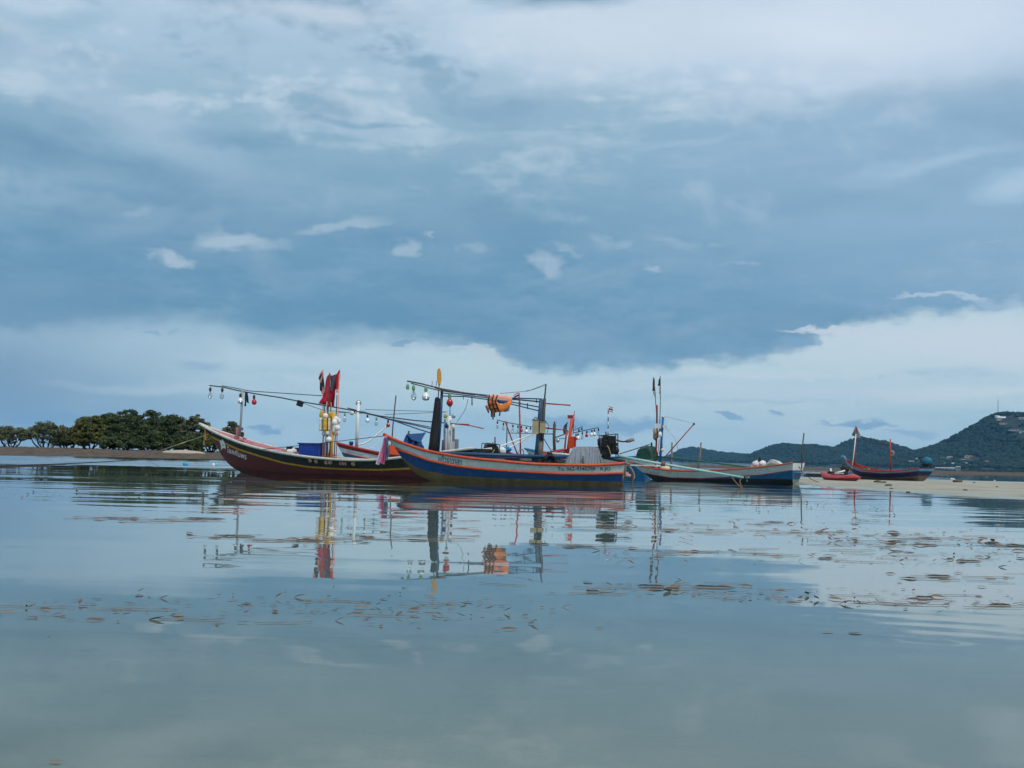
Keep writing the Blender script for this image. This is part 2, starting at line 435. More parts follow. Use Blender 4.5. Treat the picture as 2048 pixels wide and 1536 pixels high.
def np_mesh(name, co, fa, mats, smooth=True, mi=None):
    me = bpy.data.meshes.new(name); nf, k = fa.shape
    me.vertices.add(len(co)); me.vertices.foreach_set('co', np.ascontiguousarray(co, dtype=np.float32).reshape(-1))
    me.loops.add(nf*k); me.loops.foreach_set('vertex_index', fa.reshape(-1).astype(np.int32))
    me.polygons.add(nf); me.polygons.foreach_set('loop_start', np.arange(0, nf*k, k, dtype=np.int32))
    for m in (mats if isinstance(mats, (list, tuple)) else [mats]): me.materials.append(m)
    if mi is not None: me.polygons.foreach_set('material_index', mi.astype(np.int32))
    me.polygons.foreach_set('use_smooth', np.full(nf, smooth)); me.update(calc_edges=True); me.validate()
    o = bpy.data.objects.new(name, me); COL.objects.link(o); return o

# ---- sea bed rising into the sandbank
bank_near = [atZ(px, py) for px, py in ((1500, 962), (1580, 967), (1650, 973), (1750, 980), (1850, 986), (1950, 993), (2048, 999), (2250, 1010), (2600, 1030))]
bnx = [p.x for p in bank_near]; bny = [p.y for p in bank_near]
order = np.argsort(bnx); bnx = np.array(bnx)[order]; bny = np.array(bny)[order]
def bed_z(X, Y):
    depth = -.10-.03*np.clip(Y-5, 0, 16)-.0025*np.clip(Y-45, 0, 600)
    depth = depth+.03*fbm(X*.25, Y*.25, 3)
    yn = np.interp(X, bnx, bny, left=130, right=bny[-1])+1.0*fbm(X*.3, Y*.15, 11)
    yf = 104.+6*fbm(X*.12, Y*.05+5, 12)+np.clip(X-20, 0, 30)*.5
    d = np.minimum(Y-yn, yf-Y)
    z = np.clip(d*.012, -.3, .055)+(.03*fbm(X*.05, Y*.28, 21)+.012*fbm(X*.4, Y*.9, 22))*np.clip(d*.3, 0, 1)-.07*np.clip((Y-88)/18, 0, 1)
    blend = np.clip((d+9)/9, 0, 1)
    return depth*(1-blend)+np.maximum(z, -.3)*blend
def sand_mat():
    m = bpy.data.materials.new('sand'); m.use_nodes = True; g = NG(m.node_tree); b = m.node_tree.nodes['Principled BSDF']
    ge = g.new('ShaderNodeNewGeometry'); p = ge.outputs['Position']
    n1 = g.noise(p, .35, 5, .6); n2 = g.noise(g.vmath('MULTIPLY', p, (.5, 2.2, 1)), 1.3, 5, .7); n3 = g.noise(p, 40, 2, .6)
    c = g.mix(g.rng(n1.outputs['Fac'], .35, .65), lin((152, 145, 129)), lin((174, 168, 150)))
    c = g.mix(g.math('MULTIPLY', g.rng(n2.outputs['Fac'], .55, .7), .5), c, lin((150, 140, 118)))
    c = g.mix(g.math('MULTIPLY', n3.outputs['Fac'], .3), c, lin((140, 130, 112)))
    n4 = g.noise(g.vmath('MULTIPLY', p, (.07, .55, 1)), 1.4, 4, .65)
    c = g.mix(g.math('MULTIPLY', g.rng(n4.outputs['Fac'], .58, .66), .6), c, lin((96, 88, 72)))      # weed and silt lines
    z = g.sep(p)[2]
    wet = g.rng(g.math('ADD', z, g.math('MULTIPLY', g.math('SUBTRACT', n2.outputs['Fac'], .5), .03)), .03, .055)     # sand that stays wet near the water line
    c = g.mix(wet, g.mix(.6, c, lin((134, 146, 128))), c)
    c = g.mix(g.rng(z, -.12, -.5, .0, .9), c, lin((142, 167, 170)))          # light lost in the water column
    g.put(b.inputs['Base Color'], c)
    g.put(b.inputs['Roughness'], g.rng(wet, 0, 1, .35, .85)); b.inputs['Specular IOR Level'].default_value = .3
    bn = g.new('ShaderNodeBump'); bn.inputs['Strength'].default_value = .5; bn.inputs['Distance'].default_value = .02
    g.put(bn.inputs['Height'], n2.outputs['Fac']); g.put(b.inputs['Normal'], bn.outputs[0]); return m
xs = np.concatenate([[-6000, -2500, -1000, -400, -150, -60], np.arange(-30, 10, 2), np.arange(10, 48, .3), np.arange(48, 80, 2), [90, 200, 500, 1200, 2500, 6000]])
ys = np.concatenate([[-300, -40, -5], np.arange(2, 34, 1.), np.arange(34, 118, .35), np.arange(118, 150, 4), [160, 200, 300, 600, 1200, 2500, 6000]])
structure(sheet('seabed', xs, ys, bed_z, sand_mat()))

# ---- water
def water_mat():
    m = bpy.data.materials.new('water'); m.use_nodes = True; t = m.node_tree; t.nodes.clear(); g = NG(t)
    ge = g.new('ShaderNodeNewGeometry'); p = ge.outputs['Position']; X, Y, Z = g.sep(p)
    def sl(n): return g.vmath('SUBTRACT', n.outputs['Color'], (.5, .5, .5))
    ripple = sl(g.noise(g.vmath('MULTIPLY', p, (.11, .62, 1)), 1.1, 2, .5))
    chop = sl(g.noise(g.vmath('MULTIPLY', p, (.22, 2.0, 1)), 1.5, 2, .5))
    swell = sl(g.noise(g.vmath('ADD', g.vmath('MULTIPLY', p, (.10, .40, 1)), (13.7, 4.2, 0)), 1., 2, .5))
    # long crests of a small wave train
    patch = g.noise(g.vmath('MULTIPLY', p, (.09, .16, 1)), 1., 3, .6).outputs['Fac']
    windy = g.math('MULTIPLY', g.rng(Y, 11, 26, .55, 1), g.rng(patch, .35, .62, .45, 1.15))
    far = g.rng(Y, 26, 60, .9, 2.6)
    s = g.vmath('ADD', g.vmath('SCALE', ripple, g.math('MULTIPLY', g.math('MULTIPLY', windy, far), .019)),
                g.vmath('ADD', g.vmath('SCALE', chop, g.math('MULTIPLY', windy, .028)), g.vmath('SCALE', swell, g.rng(Y, 8, 24, .040, .024))))
    # regular little wave trains: one across the bay, one slanting in at the right
    wob = g.math('MULTIPLY', patch, 9.)
    ph1 = g.math('ADD', g.math('MULTIPLY', Y, 3.7), g.math('ADD', g.math('MULTIPLY', X, .12), wob))
    t1 = g.math('MULTIPLY', g.math('SINE', ph1), g.math('MULTIPLY', g.math('MULTIPLY', g.rng(Y, 14, 24), g.rng(Y, 75, 55)), g.math('MULTIPLY', g.rng(patch, .36, .56), .0045)))
    ph2 = g.math('ADD', g.math('MULTIPLY', Y, 14.), g.math('ADD', g.math('MULTIPLY', X, 6.5), g.math('MULTIPLY', g.noise(g.vmath('MULTIPLY', p, (.7, 1.2, 1)), 1., 2, .5).outputs['Fac'], 9.)))
    t2 = g.math('MULTIPLY', g.math('SINE', ph2), g.math('MULTIPLY', g.math('MULTIPLY', g.rng(Y, 6.6, 7.6), g.rng(Y, 9.8, 8.6)), g.math('MULTIPLY', g.rng(X, 1.1, 2.6), .0035)))
    sx, sy, _ = g.sep(s)
    sy = g.math('ADD', sy, g.math('ADD', t1, t2))
    # ruffled water farther out: facets that lean this way dominate at a glancing angle
    ruf = g.math('MULTIPLY', g.rng(Y, 66, 84), g.rng(X, 16, 6))
    sy = g.math('SUBTRACT', sy, g.math('MULTIPLY', ruf, g.math('ADD', .012, g.math('MULTIPLY', g.noise(g.vmath('MULTIPLY', p, (.25, .6, 1)), 1., 3, .6).outputs['Fac'], .05))))
    N = g.vmath('NORMALIZE', g.comb(g.math('MULTIPLY', sx, .8), sy, 1.))
    fr = g.new('ShaderNodeFresnel'); fr.inputs[0].default_value = 1.37; g.put(fr.inputs['Normal'], N)
    gl = g.new('ShaderNodeBsdfGlossy'); gl.inputs['Roughness'].default_value = .012; gl.inputs['Color'].default_value = (.96, .97, .98, 1); g.put(gl.inputs['Normal'], N)
    tr = g.new('ShaderNodeBsdfTransparent'); tr.inputs[0].default_value = (.91, .967, .955, 1)
    mx = g.new('ShaderNodeMixShader'); g.put(mx.inputs[0], fr.outputs[0])
    g.l.new(tr.outputs[0], mx.inputs[1]); g.l.new(gl.outputs[0], mx.inputs[2])
    o = g.new('ShaderNodeOutputMaterial'); g.l.new(mx.outputs[0], o.inputs[0]); return m
wx = np.array([-6000, -500, -50, 0, 50, 500, 6000]); wy = np.array([-300, 0, 50, 200, 1000, 6000])
structure(sheet('water', wx, wy, lambda X, Y: X*0., water_mat()))

# ---- low rubble island on the far left, carrying the mangroves
ROCK = mat('reef_rubble', (82, 68, 54), .9, .45, 1.2, bump=.05, grime=.3)
isl_front = [Vector((-130, 138, 0)), Vector((-70, 131, 0))]+[atZ(px, py) for px, py in ((0, 911.3), (200, 914), (350, 917), (470, 919), (560, 919.5))]
ifx = np.array([p.x for p in isl_front]); ify = np.array([p.y for p in isl_front])
o_ = np.argsort(ifx); ifx, ify = ifx[o_], ify[o_]
def isl_z(X, Y):
    d = Y-np.interp(X, ifx, ify)-1.5*fbm(X*.1, Y*.1, 31)
    endx = np.clip((-22-X)/6, 0, 1)
    rise = np.clip(d*.03, -.4, .6)+np.clip(d, 0, 4)/4*(.2*fbm(X*.5, Y*.5, 33)+.22*fbm(X*1.2, Y*1.2, 35))
    back = np.clip((235-Y)*.05, -.5, 2)
    return np.minimum(rise, back)*endx-.5*(1-endx)
structure(sheet('island', np.arange(-110, -15, .5), np.arange(110, 240, .9), isl_z, [ROCK]))
def isl_h(x, y): return float(isl_z(np.array([x]), np.array([y]))[0])
# pale sand drift on it
sp = MB(); c0 = atY(365, 899, 158)
sp.add(*(lambda u: ([(c0.x+v[0]*2.6, c0.y+v[1]*2, isl_h(c0.x, c0.y)-.05+max(v[2], -.1)*.38) for v in u[0]], u[1]))(ico_unit(3)))
structure(sp.build('sand_mound', mat('pale_sand', (176, 160, 138), .9, .1, 3)))
# exposed reef behind the boats on the right
def reef_z(X, Y):
    d = np.minimum(Y-214-6*fbm(X*.05, Y*.03, 41), 262-Y)
    return np.clip(d*.02, -.3, .26)+np.clip(d, 0, 3)/3*(.18*np.maximum(fbm(X*.4, Y*.4, 43), -.2)+.08*fbm(X*1.6, Y*1.6, 44))*np.clip((X-26)/6, 0, 1)-np.clip((30-X)/6, 0, 1)*1.2
structure(sheet('reef', np.arange(18, 130, .7), np.arange(205, 266, .8), reef_z, [ROCK]))

# ---- loose stones and shells on the sandbank
STONE = mat('bank_stone', (92, 82, 66), .9, .3, 6); SHELL = mat('bleached_coral', (214, 208, 196), .8, .1, 6)
def stone(px, py, r, label, m=STONE, flat=.4, kind='stone'):
    p = atZ(px, py, .07); z = float(bed_z(np.array([p.x]), np.array([p.y]))[0])
    mb = MB().ico((p.x, p.y, max(z, 0)+r*flat*.4), (r, r*.8, r*flat), 2, .12)
    return tag(mb.build(kind, m, base=(p.x, p.y, max(z, 0))), label, kind, 'lumps on the sandbank')
for a in ((1756, 965, .22, 'dark weedy lump on the sandbank in front of the blue hulled boat'), (1777, 971, .16, 'second dark weedy lump on the sandbank, a little nearer the water'), (1768, 965.5, .13, 'small dark lump against the weedy lump on the sandbank'),
          (1783, 976.5, .08, 'flat dark pebble on the sand below the weedy lumps'), (1816, 981, .08, 'lone flat dark stone near the sandbank edge'), (1930, 980, .09, 'flat brown stone on the sandbank under the big hill'),
          (1948, 966, .09, 'brown stone beside the bleached coral on the sandbank'), (1994, 974, .08, 'small brown stone at the far end of the sandbank'), (1915, 964.5, .3, 'wide low brown weed clump behind the sandbank')):
    stone(*a)
stone(1905, 958, .2, 'bleached white coral lump behind the sandbank', SHELL, .5, 'coral')
stone(1989, 960, .1, 'small bleached white coral bit at the far end of the sandbank', SHELL, .5, 'coral')

# ---- mangroves
BARK = mat('mangrove_bark', (58, 50, 42), .9, .3, 4)
def leaf_mat(name, a, b, spec=.3):
    m = bpy.data.materials.new(name); m.use_nodes = True; g = NG(m.node_tree); bs = m.node_tree.nodes['Principled BSDF']
    ge = g.new('ShaderNodeNewGeometry')
    n = g.noise(ge.outputs['Position'], .9, 3, .6)
    c = g.mix(g.rng(n.outputs['Fac'], .35, .65), lin(a), lin(b))
    c = g.mix(g.math('MULTIPLY', ge.outputs['Random Per Island'], .5), c, tuple(v*.55 for v in lin(a)))
    g.put(bs.inputs['Base Color'], c); bs.inputs['Roughness'].default_value = .55; bs.inputs['Specular IOR Level'].default_value = spec
    return m
LEAF_D = leaf_mat('mangrove_leaf', (62, 76, 42), (86, 98, 54))
LEAF_O = leaf_mat('olive_leaf', (92, 100, 72), (112, 116, 82))
LEAF_Y = leaf_mat('yellow_leaf', (88, 96, 46), (112, 114, 52))
def leaf_cards(pts, size, rg):
    n = len(pts); a = rg.normal(size=(n, 3)); a /= np.linalg.norm(a, axis=1)[:, None]
    b = np.cross(a, rg.normal(size=(n, 3))); b /= np.linalg.norm(b, axis=1)[:, None]
    s = size*rg.uniform(.6, 1.3, (n, 1)); a, b = a*s, b*s*.55
    co = np.stack([pts-a, pts-b, pts+a, pts+b], 1).reshape(-1, 3)
    return co, np.arange(4*n).reshape(n, 4)
def mangrove(px, base, top, hw, Y, m, dens, label, seed, lift=.35):
    rg = np.random.default_rng(seed); b = atY(px, base, Y); gz = max(isl_h(b.x, b.y), .1); b.z = gz
    k = Y/F; H = (base-top)*k+(CAM.z-(base-hor(px))*k-gz); H = max(1.5, H); W = hw*k
    T = thing('mangrove_tree', label, 'tree', b, 'mangroves on the rubble island')
    tb = MB(); clumps = []
    for s in range(5):                                                 # spreading stems
        an = 2*math.pi*(s+rg.uniform(-.3, .3))/5; rr = W*rg.uniform(.45, .85)
        p0 = b+Vector((rg.uniform(-.3, .3), rg.uniform(-.3, .3), -.3)); p2 = b+Vector((math.cos(an)*rr, math.sin(an)*rr*.8, H*rg.uniform(.55, .85)))
        p1 = (p0+p2)/2+Vector((math.cos(an)*.15*W, math.sin(an)*.15*W, -H*.08)); path = smooth_path([p0, p1, p2], 4)
        tb.tube(path, (.13, .04), 5)
        for q in range(3):
            c = path[rg.integers(3, 8)]; e = c+Vector((rg.uniform(-1, 1)*W*.4, rg.uniform(-1, 1)*W*.3, H*rg.uniform(.08, .3))); tb.tube([c, (c+e)/2+Vector((0, 0, .1)), e], (.05, .015), 4); clumps.append(e)
        clumps.append(p2)
    for s in range(4):                                                 # prop roots
        an = rg.uniform(0, 6.28); tb.tube(smooth_path([b+Vector((0, 0, H*.25)), b+Vector((math.cos(an)*.5, math.sin(an)*.4, H*.16)), b+Vector((math.cos(an)*.9, math.sin(an)*.7, -.2))], 3), .035, 4)
    tb.build('trunk', BARK, T)
    for q in range(int(135*dens)+10):                                    # clumps fill a flattened dome
        an, rr = rg.uniform(0, 6.28), math.sqrt(rg.uniform(0, 1))
        hh = H*(lift+(1-lift)*math.sqrt(max(0, 1-(rr*.97)**2))*(.12+.88*rg.uniform(0, 1)**.6))
        clumps.append(b+Vector((math.cos(an)*rr*W, math.sin(an)*rr*W*.8, min(hh, H*.96))))
    def under(c):
        rr = min(1., math.hypot((c.x-b.x)/W, (c.y-b.y)/(W*.8))); return c.z-b.z < H*(lift+(1-lift)*math.sqrt(max(0, 1-(rr*.97)**2)))
    clumps = [c for c in clumps if under(c)]; pts = []
    for c in clumps:
        n = int(rg.uniform(60, 120)*min(1.2, dens+.15)); R = rg.uniform(.24, .5)*max(.75, W/2.6)
        d = rg.normal(size=(n, 3)); d /= np.linalg.norm(d, axis=1)[:, None]
        pts.append(np.array(c)+d*np.array([R*1.3, R*1.1, R*.6])*rg.uniform(.35, 1.05, (n, 1)))
    pts = np.concatenate(pts); pts = pts[pts[:, 2] > gz+.12]
    co, fa = leaf_cards(pts, .13, rg)
    o = np_mesh('crown', co-np.array(b), fa, m, False); o.parent = T['o']
TREES = [(-28, 898, 850, 40, 182, LEAF_O, .45, 'pale mangrove cut off by the picture edge'), (18, 898, 853, 40, 178, LEAF_O, .5, 'low pale mangrove, outermost of the island row'),
         (92, 898, 843, 46, 178, LEAF_O, .55, 'thin olive mangrove with many bare stems showing'), (135, 898, 855, 40, 184, LEAF_D, .8, 'short dark mangrove beside the yellowish tree'),
         (178, 898, 830, 40, 178, LEAF_Y, .95, 'yellowish green mangrove at the edge of the dense grove'), (212, 898, 826, 42, 186, LEAF_D, 1.2, 'dark mangrove just behind the yellowish one'),
         (252, 898, 819, 48, 180, LEAF_D, 1.35, 'tallest dark mangrove in the middle of the grove'), (240, 900, 866, 38, 168, LEAF_D, .9, 'low bushy mangrove in front of the tallest one'),
         (298, 898, 821, 46, 184, LEAF_D, 1.35, 'dark round topped mangrove next to the tallest one'), (312, 900, 862, 34, 168, LEAF_D, .9, 'low dark mangrove above the pale sand mound'), (342, 899, 829, 46, 178, LEAF_D, 1.3, 'broad dark mangrove behind the pale sand mound'),
         (388, 900, 828, 34, 174, LEAF_O, 1.1, 'lighter green mangrove just before the maroon bow'), (376, 902, 868, 30, 166, LEAF_D, .9, 'low dark mangrove bush under the lighter green one'),
         (424, 902, 862, 30, 170, LEAF_Y, .8, 'yellow tinged mangrove half hidden by the maroon bow'), (462, 903, 843, 26, 172, LEAF_O, .9, 'pale mangrove seen above the maroon boat deck')]
for i, a in enumerate(TREES): mangrove(*a, seed=100+i, lift=.12 if a[5] is not LEAF_O or a[6] > .8 else .3)

# ---- wooded hills far behind
FOREST = leaf_mat('forest_leaf', (22, 42, 38), (44, 66, 48), .08); EARTH = mat('hill_earth', (34, 48, 36), .95, .3, .02)
HILLS = []
def hill(name, sky_px, Yr, Yf, Yb, seed, ncrown, rc):
    xs_ = np.array([(p-CX)/F*Yr for p, q in sky_px]); zs_ = np.array([CAM.z+(hor(p)-q)/F*Yr for p, q in sky_px])-rc*.9
    def zf(X, Y):
        r = np.interp(X+fbm(X*.004, Y*.004, seed)*25*np.clip((Yr-Y)/(Yr-Yf), 0, 1), xs_, zs_)
        u = np.where(Y < Yr, np.clip((Y-Yf)/(Yr-Yf), -.05, 1), np.clip((Yb-Y)/(Yb-Yr), -.05, 1))
        sh = np.where(u > 0, np.sin(np.clip(u, 0, 1)*math.pi/2)**1.15, u)
        return r*sh+np.where(Y < Yr-20, fbm(X*.012, Y*.012, seed+5)*5*np.clip(u, 0, 1)*(1-u), 0)-.5*(u <= 0)
    x0, x1 = xs_.min(), xs_.max()
    o = structure(sheet(name, np.linspace(x0, x1, 110), np.linspace(Yf-20, Yb, 90), zf, [EARTH]))
    HILLS.append((zf, x0, x1, Yf, Yr, seed, ncrown, rc)); return o
hill('hill', [(1600, 937), (1680, 932), (1740, 924), (1785, 914), (1800, 911), (1815, 908), (1850, 898), (1880, 889), (1920, 869), (1960, 845), (1985, 831), (2002, 826), (2025, 829), (2060, 831), (2150, 822), (2300, 850), (2500, 880)], 2600, 1950, 2720, 51, 13000, 3.4)
hill('hill', [(1420, 926), (1460, 921), (1490, 915), (1505, 910), (1520, 903), (1545, 893), (1562, 889), (1585, 892), (1597, 896), (1608, 890), (1640, 896), (1668, 899), (1690, 887), (1712, 877), (1740, 884), (1770, 898), (1800, 911), (1850, 916), (1950, 905), (2050, 890)], 3300, 2700, 3420, 61, 11000, 4.0)
hill('hill', [(1300, 921), (1340, 914), (1362, 901), (1385, 896), (1410, 902), (1440, 907), (1470, 909), (1500, 911), (1560, 913), (1700, 910)], 4300, 3700, 4420, 71, 5000, 5.0)
HOUSES = []        # filled before the forest so that clearings can be left
def hit_hill(px, py):
    r = ray(px, py)
    for Y in np.arange(1950, 4400, 6.):
        P = CAM+r*(Y/r.y)
        for h in HILLS:
            if h[1] < P.x < h[2] and h[3] < Y and float(h[0](np.array([P.x]), np.array([Y]))[0])+1.5 > P.z: return P
    return CAM+r*(3000/r.y)
WALLS = [mat('house_wall_white', (222, 220, 214), .8, .06, .5), mat('house_wall_grey', (176, 178, 176), .8, .08, .5), mat('house_wall_cream', (204, 190, 168), .8, .08, .5)]
ROOFS = [mat('roof_grey', (150, 152, 154), .6, .1, .5), mat('roof_white', (220, 222, 222), .5, .05, .5), mat('roof_rust', (150, 104, 88), .8, .1, .5)]
PANE = mat('house_glass', (48, 58, 66), .2, .05, 1)
def house(px, py, w, h, wi, ri, label, style='gable', group=None):
    P = hit_hill(px, py); k = P.y/F; W, Hh = w*k*1.1, max(3.2, h*k*.9); D = max(5, W*.5); b = Vector((P.x, P.y, P.z-1.0-h*k*.3))
    T = thing('hillside_house', label, 'house', b, group)
    MB().box(b+Vector((0, D/2, Hh/2)), (W/2, 0, 0), (0, D/2, 0), (0, 0, Hh/2)).build('wall', WALLS[wi], T)
    rb = MB(); e = .8; z = b.z+Hh; rh = max(1.2, h*k*.42)
    c = [Vector((b.x-W/2-e, b.y-e, z)), Vector((b.x+W/2+e, b.y-e, z)), Vector((b.x+W/2+e, b.y+D+e, z)), Vector((b.x-W/2-e, b.y+D+e, z))]
    if style == 'flat': rb.box(b+Vector((0, D/2, Hh+.3)), (W/2+e, 0, 0), (0, D/2+e, 0), (0, 0, .28))
    else:
        q = .5 if style == 'pyramid' else .06
        r0, r1 = Vector((b.x-W/2-e+(W+2*e)*q, b.y+D/2, z+rh)), Vector((b.x+W/2+e-(W+2*e)*q, b.y+D/2, z+rh))
        rb.add(c+[r0, r1], [(0, 1, 5, 4), (2, 3, 4, 5), (1, 2, 5), (3, 0, 4), (3, 2, 1, 0)], 0, False)
    rb.build('roof', ROOFS[ri], T)
    for i in range(2 if W < 14 else 4):
        n = 2 if W < 14 else 4; x = b.x-W/2+W*(i+.5)/n
        MB().box((x, b.y-.06, b.z+Hh*.55), (W/n*.24, 0, 0), (0, .05, 0), (0, 0, Hh*.22)).build('window', PANE, T)
    HOUSES.append((P.x, P.y, W/2+6))
G1 = 'pale houses at the foot of the big hill'
for a in ((2004, 838, 15, 6, 2, 1, 'large pale house with steep white roof near the hilltop'), (2013, 847, 20, 3, 2, 2, 'long low tan building under the steep roofed hilltop house', 'flat'), (2047, 837, 14, 3, 1, 1, 'flat pale building on the summit at the picture edge', 'flat'),
          (2036, 860, 26, 4, 1, 0, 'long grey terraced building halfway up the big hill', 'flat'), (2047, 864, 12, 4, 0, 1, 'white block below the long grey terraced building', 'flat'), (1996, 834, 8, 3, 0, 1, 'small white house just under the radio mast'),
          (1885, 916, 14, 4, 1, 0, 'wide grey roofed house highest of the foothill cluster', 'flat'), (1900, 915, 8, 5, 0, 1, 'white cube house beside the wide grey roofed one', 'flat'), (1926, 921, 9, 5, 1, 1, 'pale two storey house in the middle of the cluster', 'flat'),
          (1938, 914, 13, 4, 2, 2, 'tan house with reddish roof above the cluster'), (1938, 921, 6, 5, 1, 0, 'narrow grey house next to the pale two storey one', 'flat'), (1945, 933, 13, 6, 0, 1, 'white pavilion with bright pyramid roof at the hill foot', 'pyramid'),
          (1975, 925, 10, 3, 2, 2, 'small tan house alone on the slope beyond the pavilion'), (1830, 919, 8, 4, 0, 1, 'bright white house above the teal covered engine'), (1823, 924.5, 9, 3, 1, 0, 'grey house just below the bright white one'),
          (1797, 928, 7, 3, 1, 1, 'little pale house behind the aft mast of the blue boat'), (1463, 912, 9, 3, 2, 0, 'first tan house on the low saddle behind the white boat'), (1481, 915, 9, 3, 0, 1, 'white house in the middle of the low saddle row'),
          (1497, 917, 12, 3, 0, 1, 'wide white house ending the low saddle row', 'flat')):
    house(*a)
for px, py, w, lb in ((1891, 929, 12, 'wide low house in the second row of the foothill cluster, first behind the boat stern'), (1906, 929, 9, 'small house second in the middle row of the foothill cluster'), (1918, 930, 11, 'third house in the middle row of the foothill cluster'), (1931, 928, 7, 'narrow house ending the middle row, next to the pavilion'),
                      (1917, 936, 7, 'tiny house below the third one of the middle row'), (1891, 938, 15, 'widest house of the lowest row at the hill foot'), (1877, 938, 9, 'small house of the lowest row, nearest the teal covered engine'), (1905, 938, 9, 'small house ending the lowest row at the hill foot')):
    house(px, py, w, 4, int(px) % 2, int(py) % 2, lb, 'gable', G1)
# antenna masts on the ridge
STEEL = mat('galvanised_steel', (120, 126, 132), .5, .1, 3, .3)
def antenna(px, py0, py1, Y, label, w):
    b = atY(px, py0, Y); t = atY(px, py1, Y); T = thing('radio_mast', label, 'mast', b); mb = MB(); n = 10
    for k in range(3):
        an = k*2.094; d = Vector((math.cos(an)*w, math.sin(an)*w, 0)); mb.tube([b+d, t+d*.4], .16*w, 4)
    for i in range(n):
        p, q = b.lerp(t, i/n), b.lerp(t, (i+1)/n)
        mb.tube([p+Vector((w, 0, 0)), q+Vector((-w*.6, 0, 0))], .1*w, 4)
    L_ = sub(mb.build('lattice', STEEL, T), T); MB().tube([t, t+Vector((0, 0, 6*w))], .14*w, 4).build('aerial', STEEL, L_)
    MB().lathe(b.lerp(t, .82)+Vector((0, -w, 0)), [(.1, 0), (w*1.1, .3), (w*1.1, .5)], 10, axis=(0, -1, 0)).build('dish', WALLS[0], L_)
antenna(1996, 836, 800, 2600, 'thin lattice radio mast on the shoulder of the big hill', 1.0)
antenna(1814, 914, 904, 3200, 'tiny aerial pole in the dip between the two hills', .7)
# forest crowns
def forest():
    u, f = ico_unit(2); f = np.array(f); allv, allf, k = [], [], 0
    for zf, x0, x1, Yf, Yr, seed, n, rc in HILLS:
        rg = np.random.default_rng(seed)
        X = rg.uniform(x0+5, x1-5, n); Y = Yf+(Yr+60-Yf)*rg.uniform(0, 1, n)**.8
        pxs = CX+F*X/Y; keep = (pxs > 1290) & (pxs < 2160)
        for hx, hy, r in HOUSES: keep &= ~((abs(X-hx) < r) & (Y < hy+16) & (Y > hy-70))
        X, Y = X[keep], Y[keep]; Z = zf(X, Y); keep = Z > .2; X, Y, Z = X[keep], Y[keep], Z[keep]; n = len(X)
        r = rc*rg.uniform(.6, 1.45, n); jit = 1+.22*rg.standard_normal((n, len(u), 1))
        v = u[None]*jit*(r[:, None, None]*np.array([1.1, 1.1, .95]))+np.stack([X, Y, Z+r*.35], -1)[:, None]
        allv.append(v.reshape(-1, 3)); allf.append((f[None]+(np.arange(n)*len(u))[:, None, None]+k).reshape(-1, 3)); k += n*len(u)
    return np_mesh('forest', np.concatenate(allv), np.concatenate(allf), FOREST, True)
stuff(forest(), 'dense dark green forest covering the far hills', 'forest')

# ================================================================== boats
Z = Vector((0, 0, 1))
P_WHITE = mat('weathered_white_paint', (212, 220, 216), .55, .08, 3, grime=.3, seam=.75)
P_BLUE = mat('deep_blue_paint', (14, 66, 122), .5, .2, 3, grime=.15, seam=.8)
P_ORANGE = mat('orange_trim_paint', (196, 76, 40), .5, .18, 4, grime=.2)
P_ANTI = mat('brown_antifouling', (112, 90, 60), .85, .3, 3, grime=.3, seam=.8)
P_BLACK = mat('black_paint', (26, 26, 28), .6, .2, 4, grime=.2, seam=.6)
P_MAROON = mat('maroon_paint', (92, 20, 30), .5, .2, 2, grime=.1, seam=.7)
P_YELLOW = mat('yellow_stripe_paint', (190, 142, 28), .6, .15, 4, grime=.1)
P_PINK = mat('faded_pink_paint', (190, 128, 136), .7, .12, 3, grime=.25)
P_RED = mat('red_paint', (158, 46, 42), .55, .15, 4, grime=.12)
P_DKBLUE = mat('dark_blue_paint', (18, 50, 76), .55, .2, 3, grime=.15, seam=.7)
P_SKY = mat('light_blue_paint', (104, 156, 190), .55, .14, 3, grime=.2, seam=.8)
P_NAVY = mat('navy_paint', (20, 32, 80), .55, .2, 3, grime=.12, seam=.7)
P_TEAL = mat('pale_teal_paint', (150, 190, 186), .45, .1, 4, grime=.25)
P_TURQ = mat('turquoise_paint', (26, 104, 150), .55, .2, 3, grime=.2, seam=.8)
P_GREY = mat('grey_white_paint', (204, 206, 204), .6, .08, 3, grime=.25, seam=.8)
P_INSIDE = mat('red_oxide_inside', (184, 84, 58), .7, .15, 3, grime=.2)
WOOD = mat('weathered_wood', (122, 110, 96), .85, .25, 6, bump=.01)
WOODD = mat('dark_stick', (84, 72, 64), .85, .2, 6)
STEELB = mat('blue_steel_pipe', (30, 72, 108), .45, .15, 6, grime=.15)
STEELD = mat('dark_steel_pipe', (58, 62, 68), .5, .2, 6)
STEELG = mat('grey_steel_pipe', (150, 156, 160), .45, .12, 6, .3)
REDPOLE = mat('red_pole_paint', (176, 66, 58), .6, .12, 6, grime=.1)
WHITEP = mat('white_pipe_paint', (226, 228, 224), .5, .06, 6, grime=.12)
RUBBER = mat('black_rubber', (22, 22, 24), .7, .25, 5, bump=.02)
IRON = mat('oily_engine_iron', (30, 30, 32), .45, .35, 12, .3)
IRONG = mat('worn_grey_metal', (126, 122, 112), .55, .2, 10, .2)
ROPE = mat('old_rope', (168, 148, 118), .9, .2, 20)
ROPED = mat('dark_rope', (46, 46, 48), .9, .2, 20)
NETM = mat('brown_net', (128, 108, 92), .95, .3, 20, bump=.02)
FOAM = mat('white_float', (232, 228, 220), .6, .05, 6, grime=.1)
FOAMY = mat('yellow_float', (214, 168, 52), .6, .1, 6)
CLOTHB = mat('dark_flag_cloth', (44, 42, 52), .85, .15, 6)
CLOTHR = mat('red_flag_cloth', (188, 28, 44), .8, .12, 6)
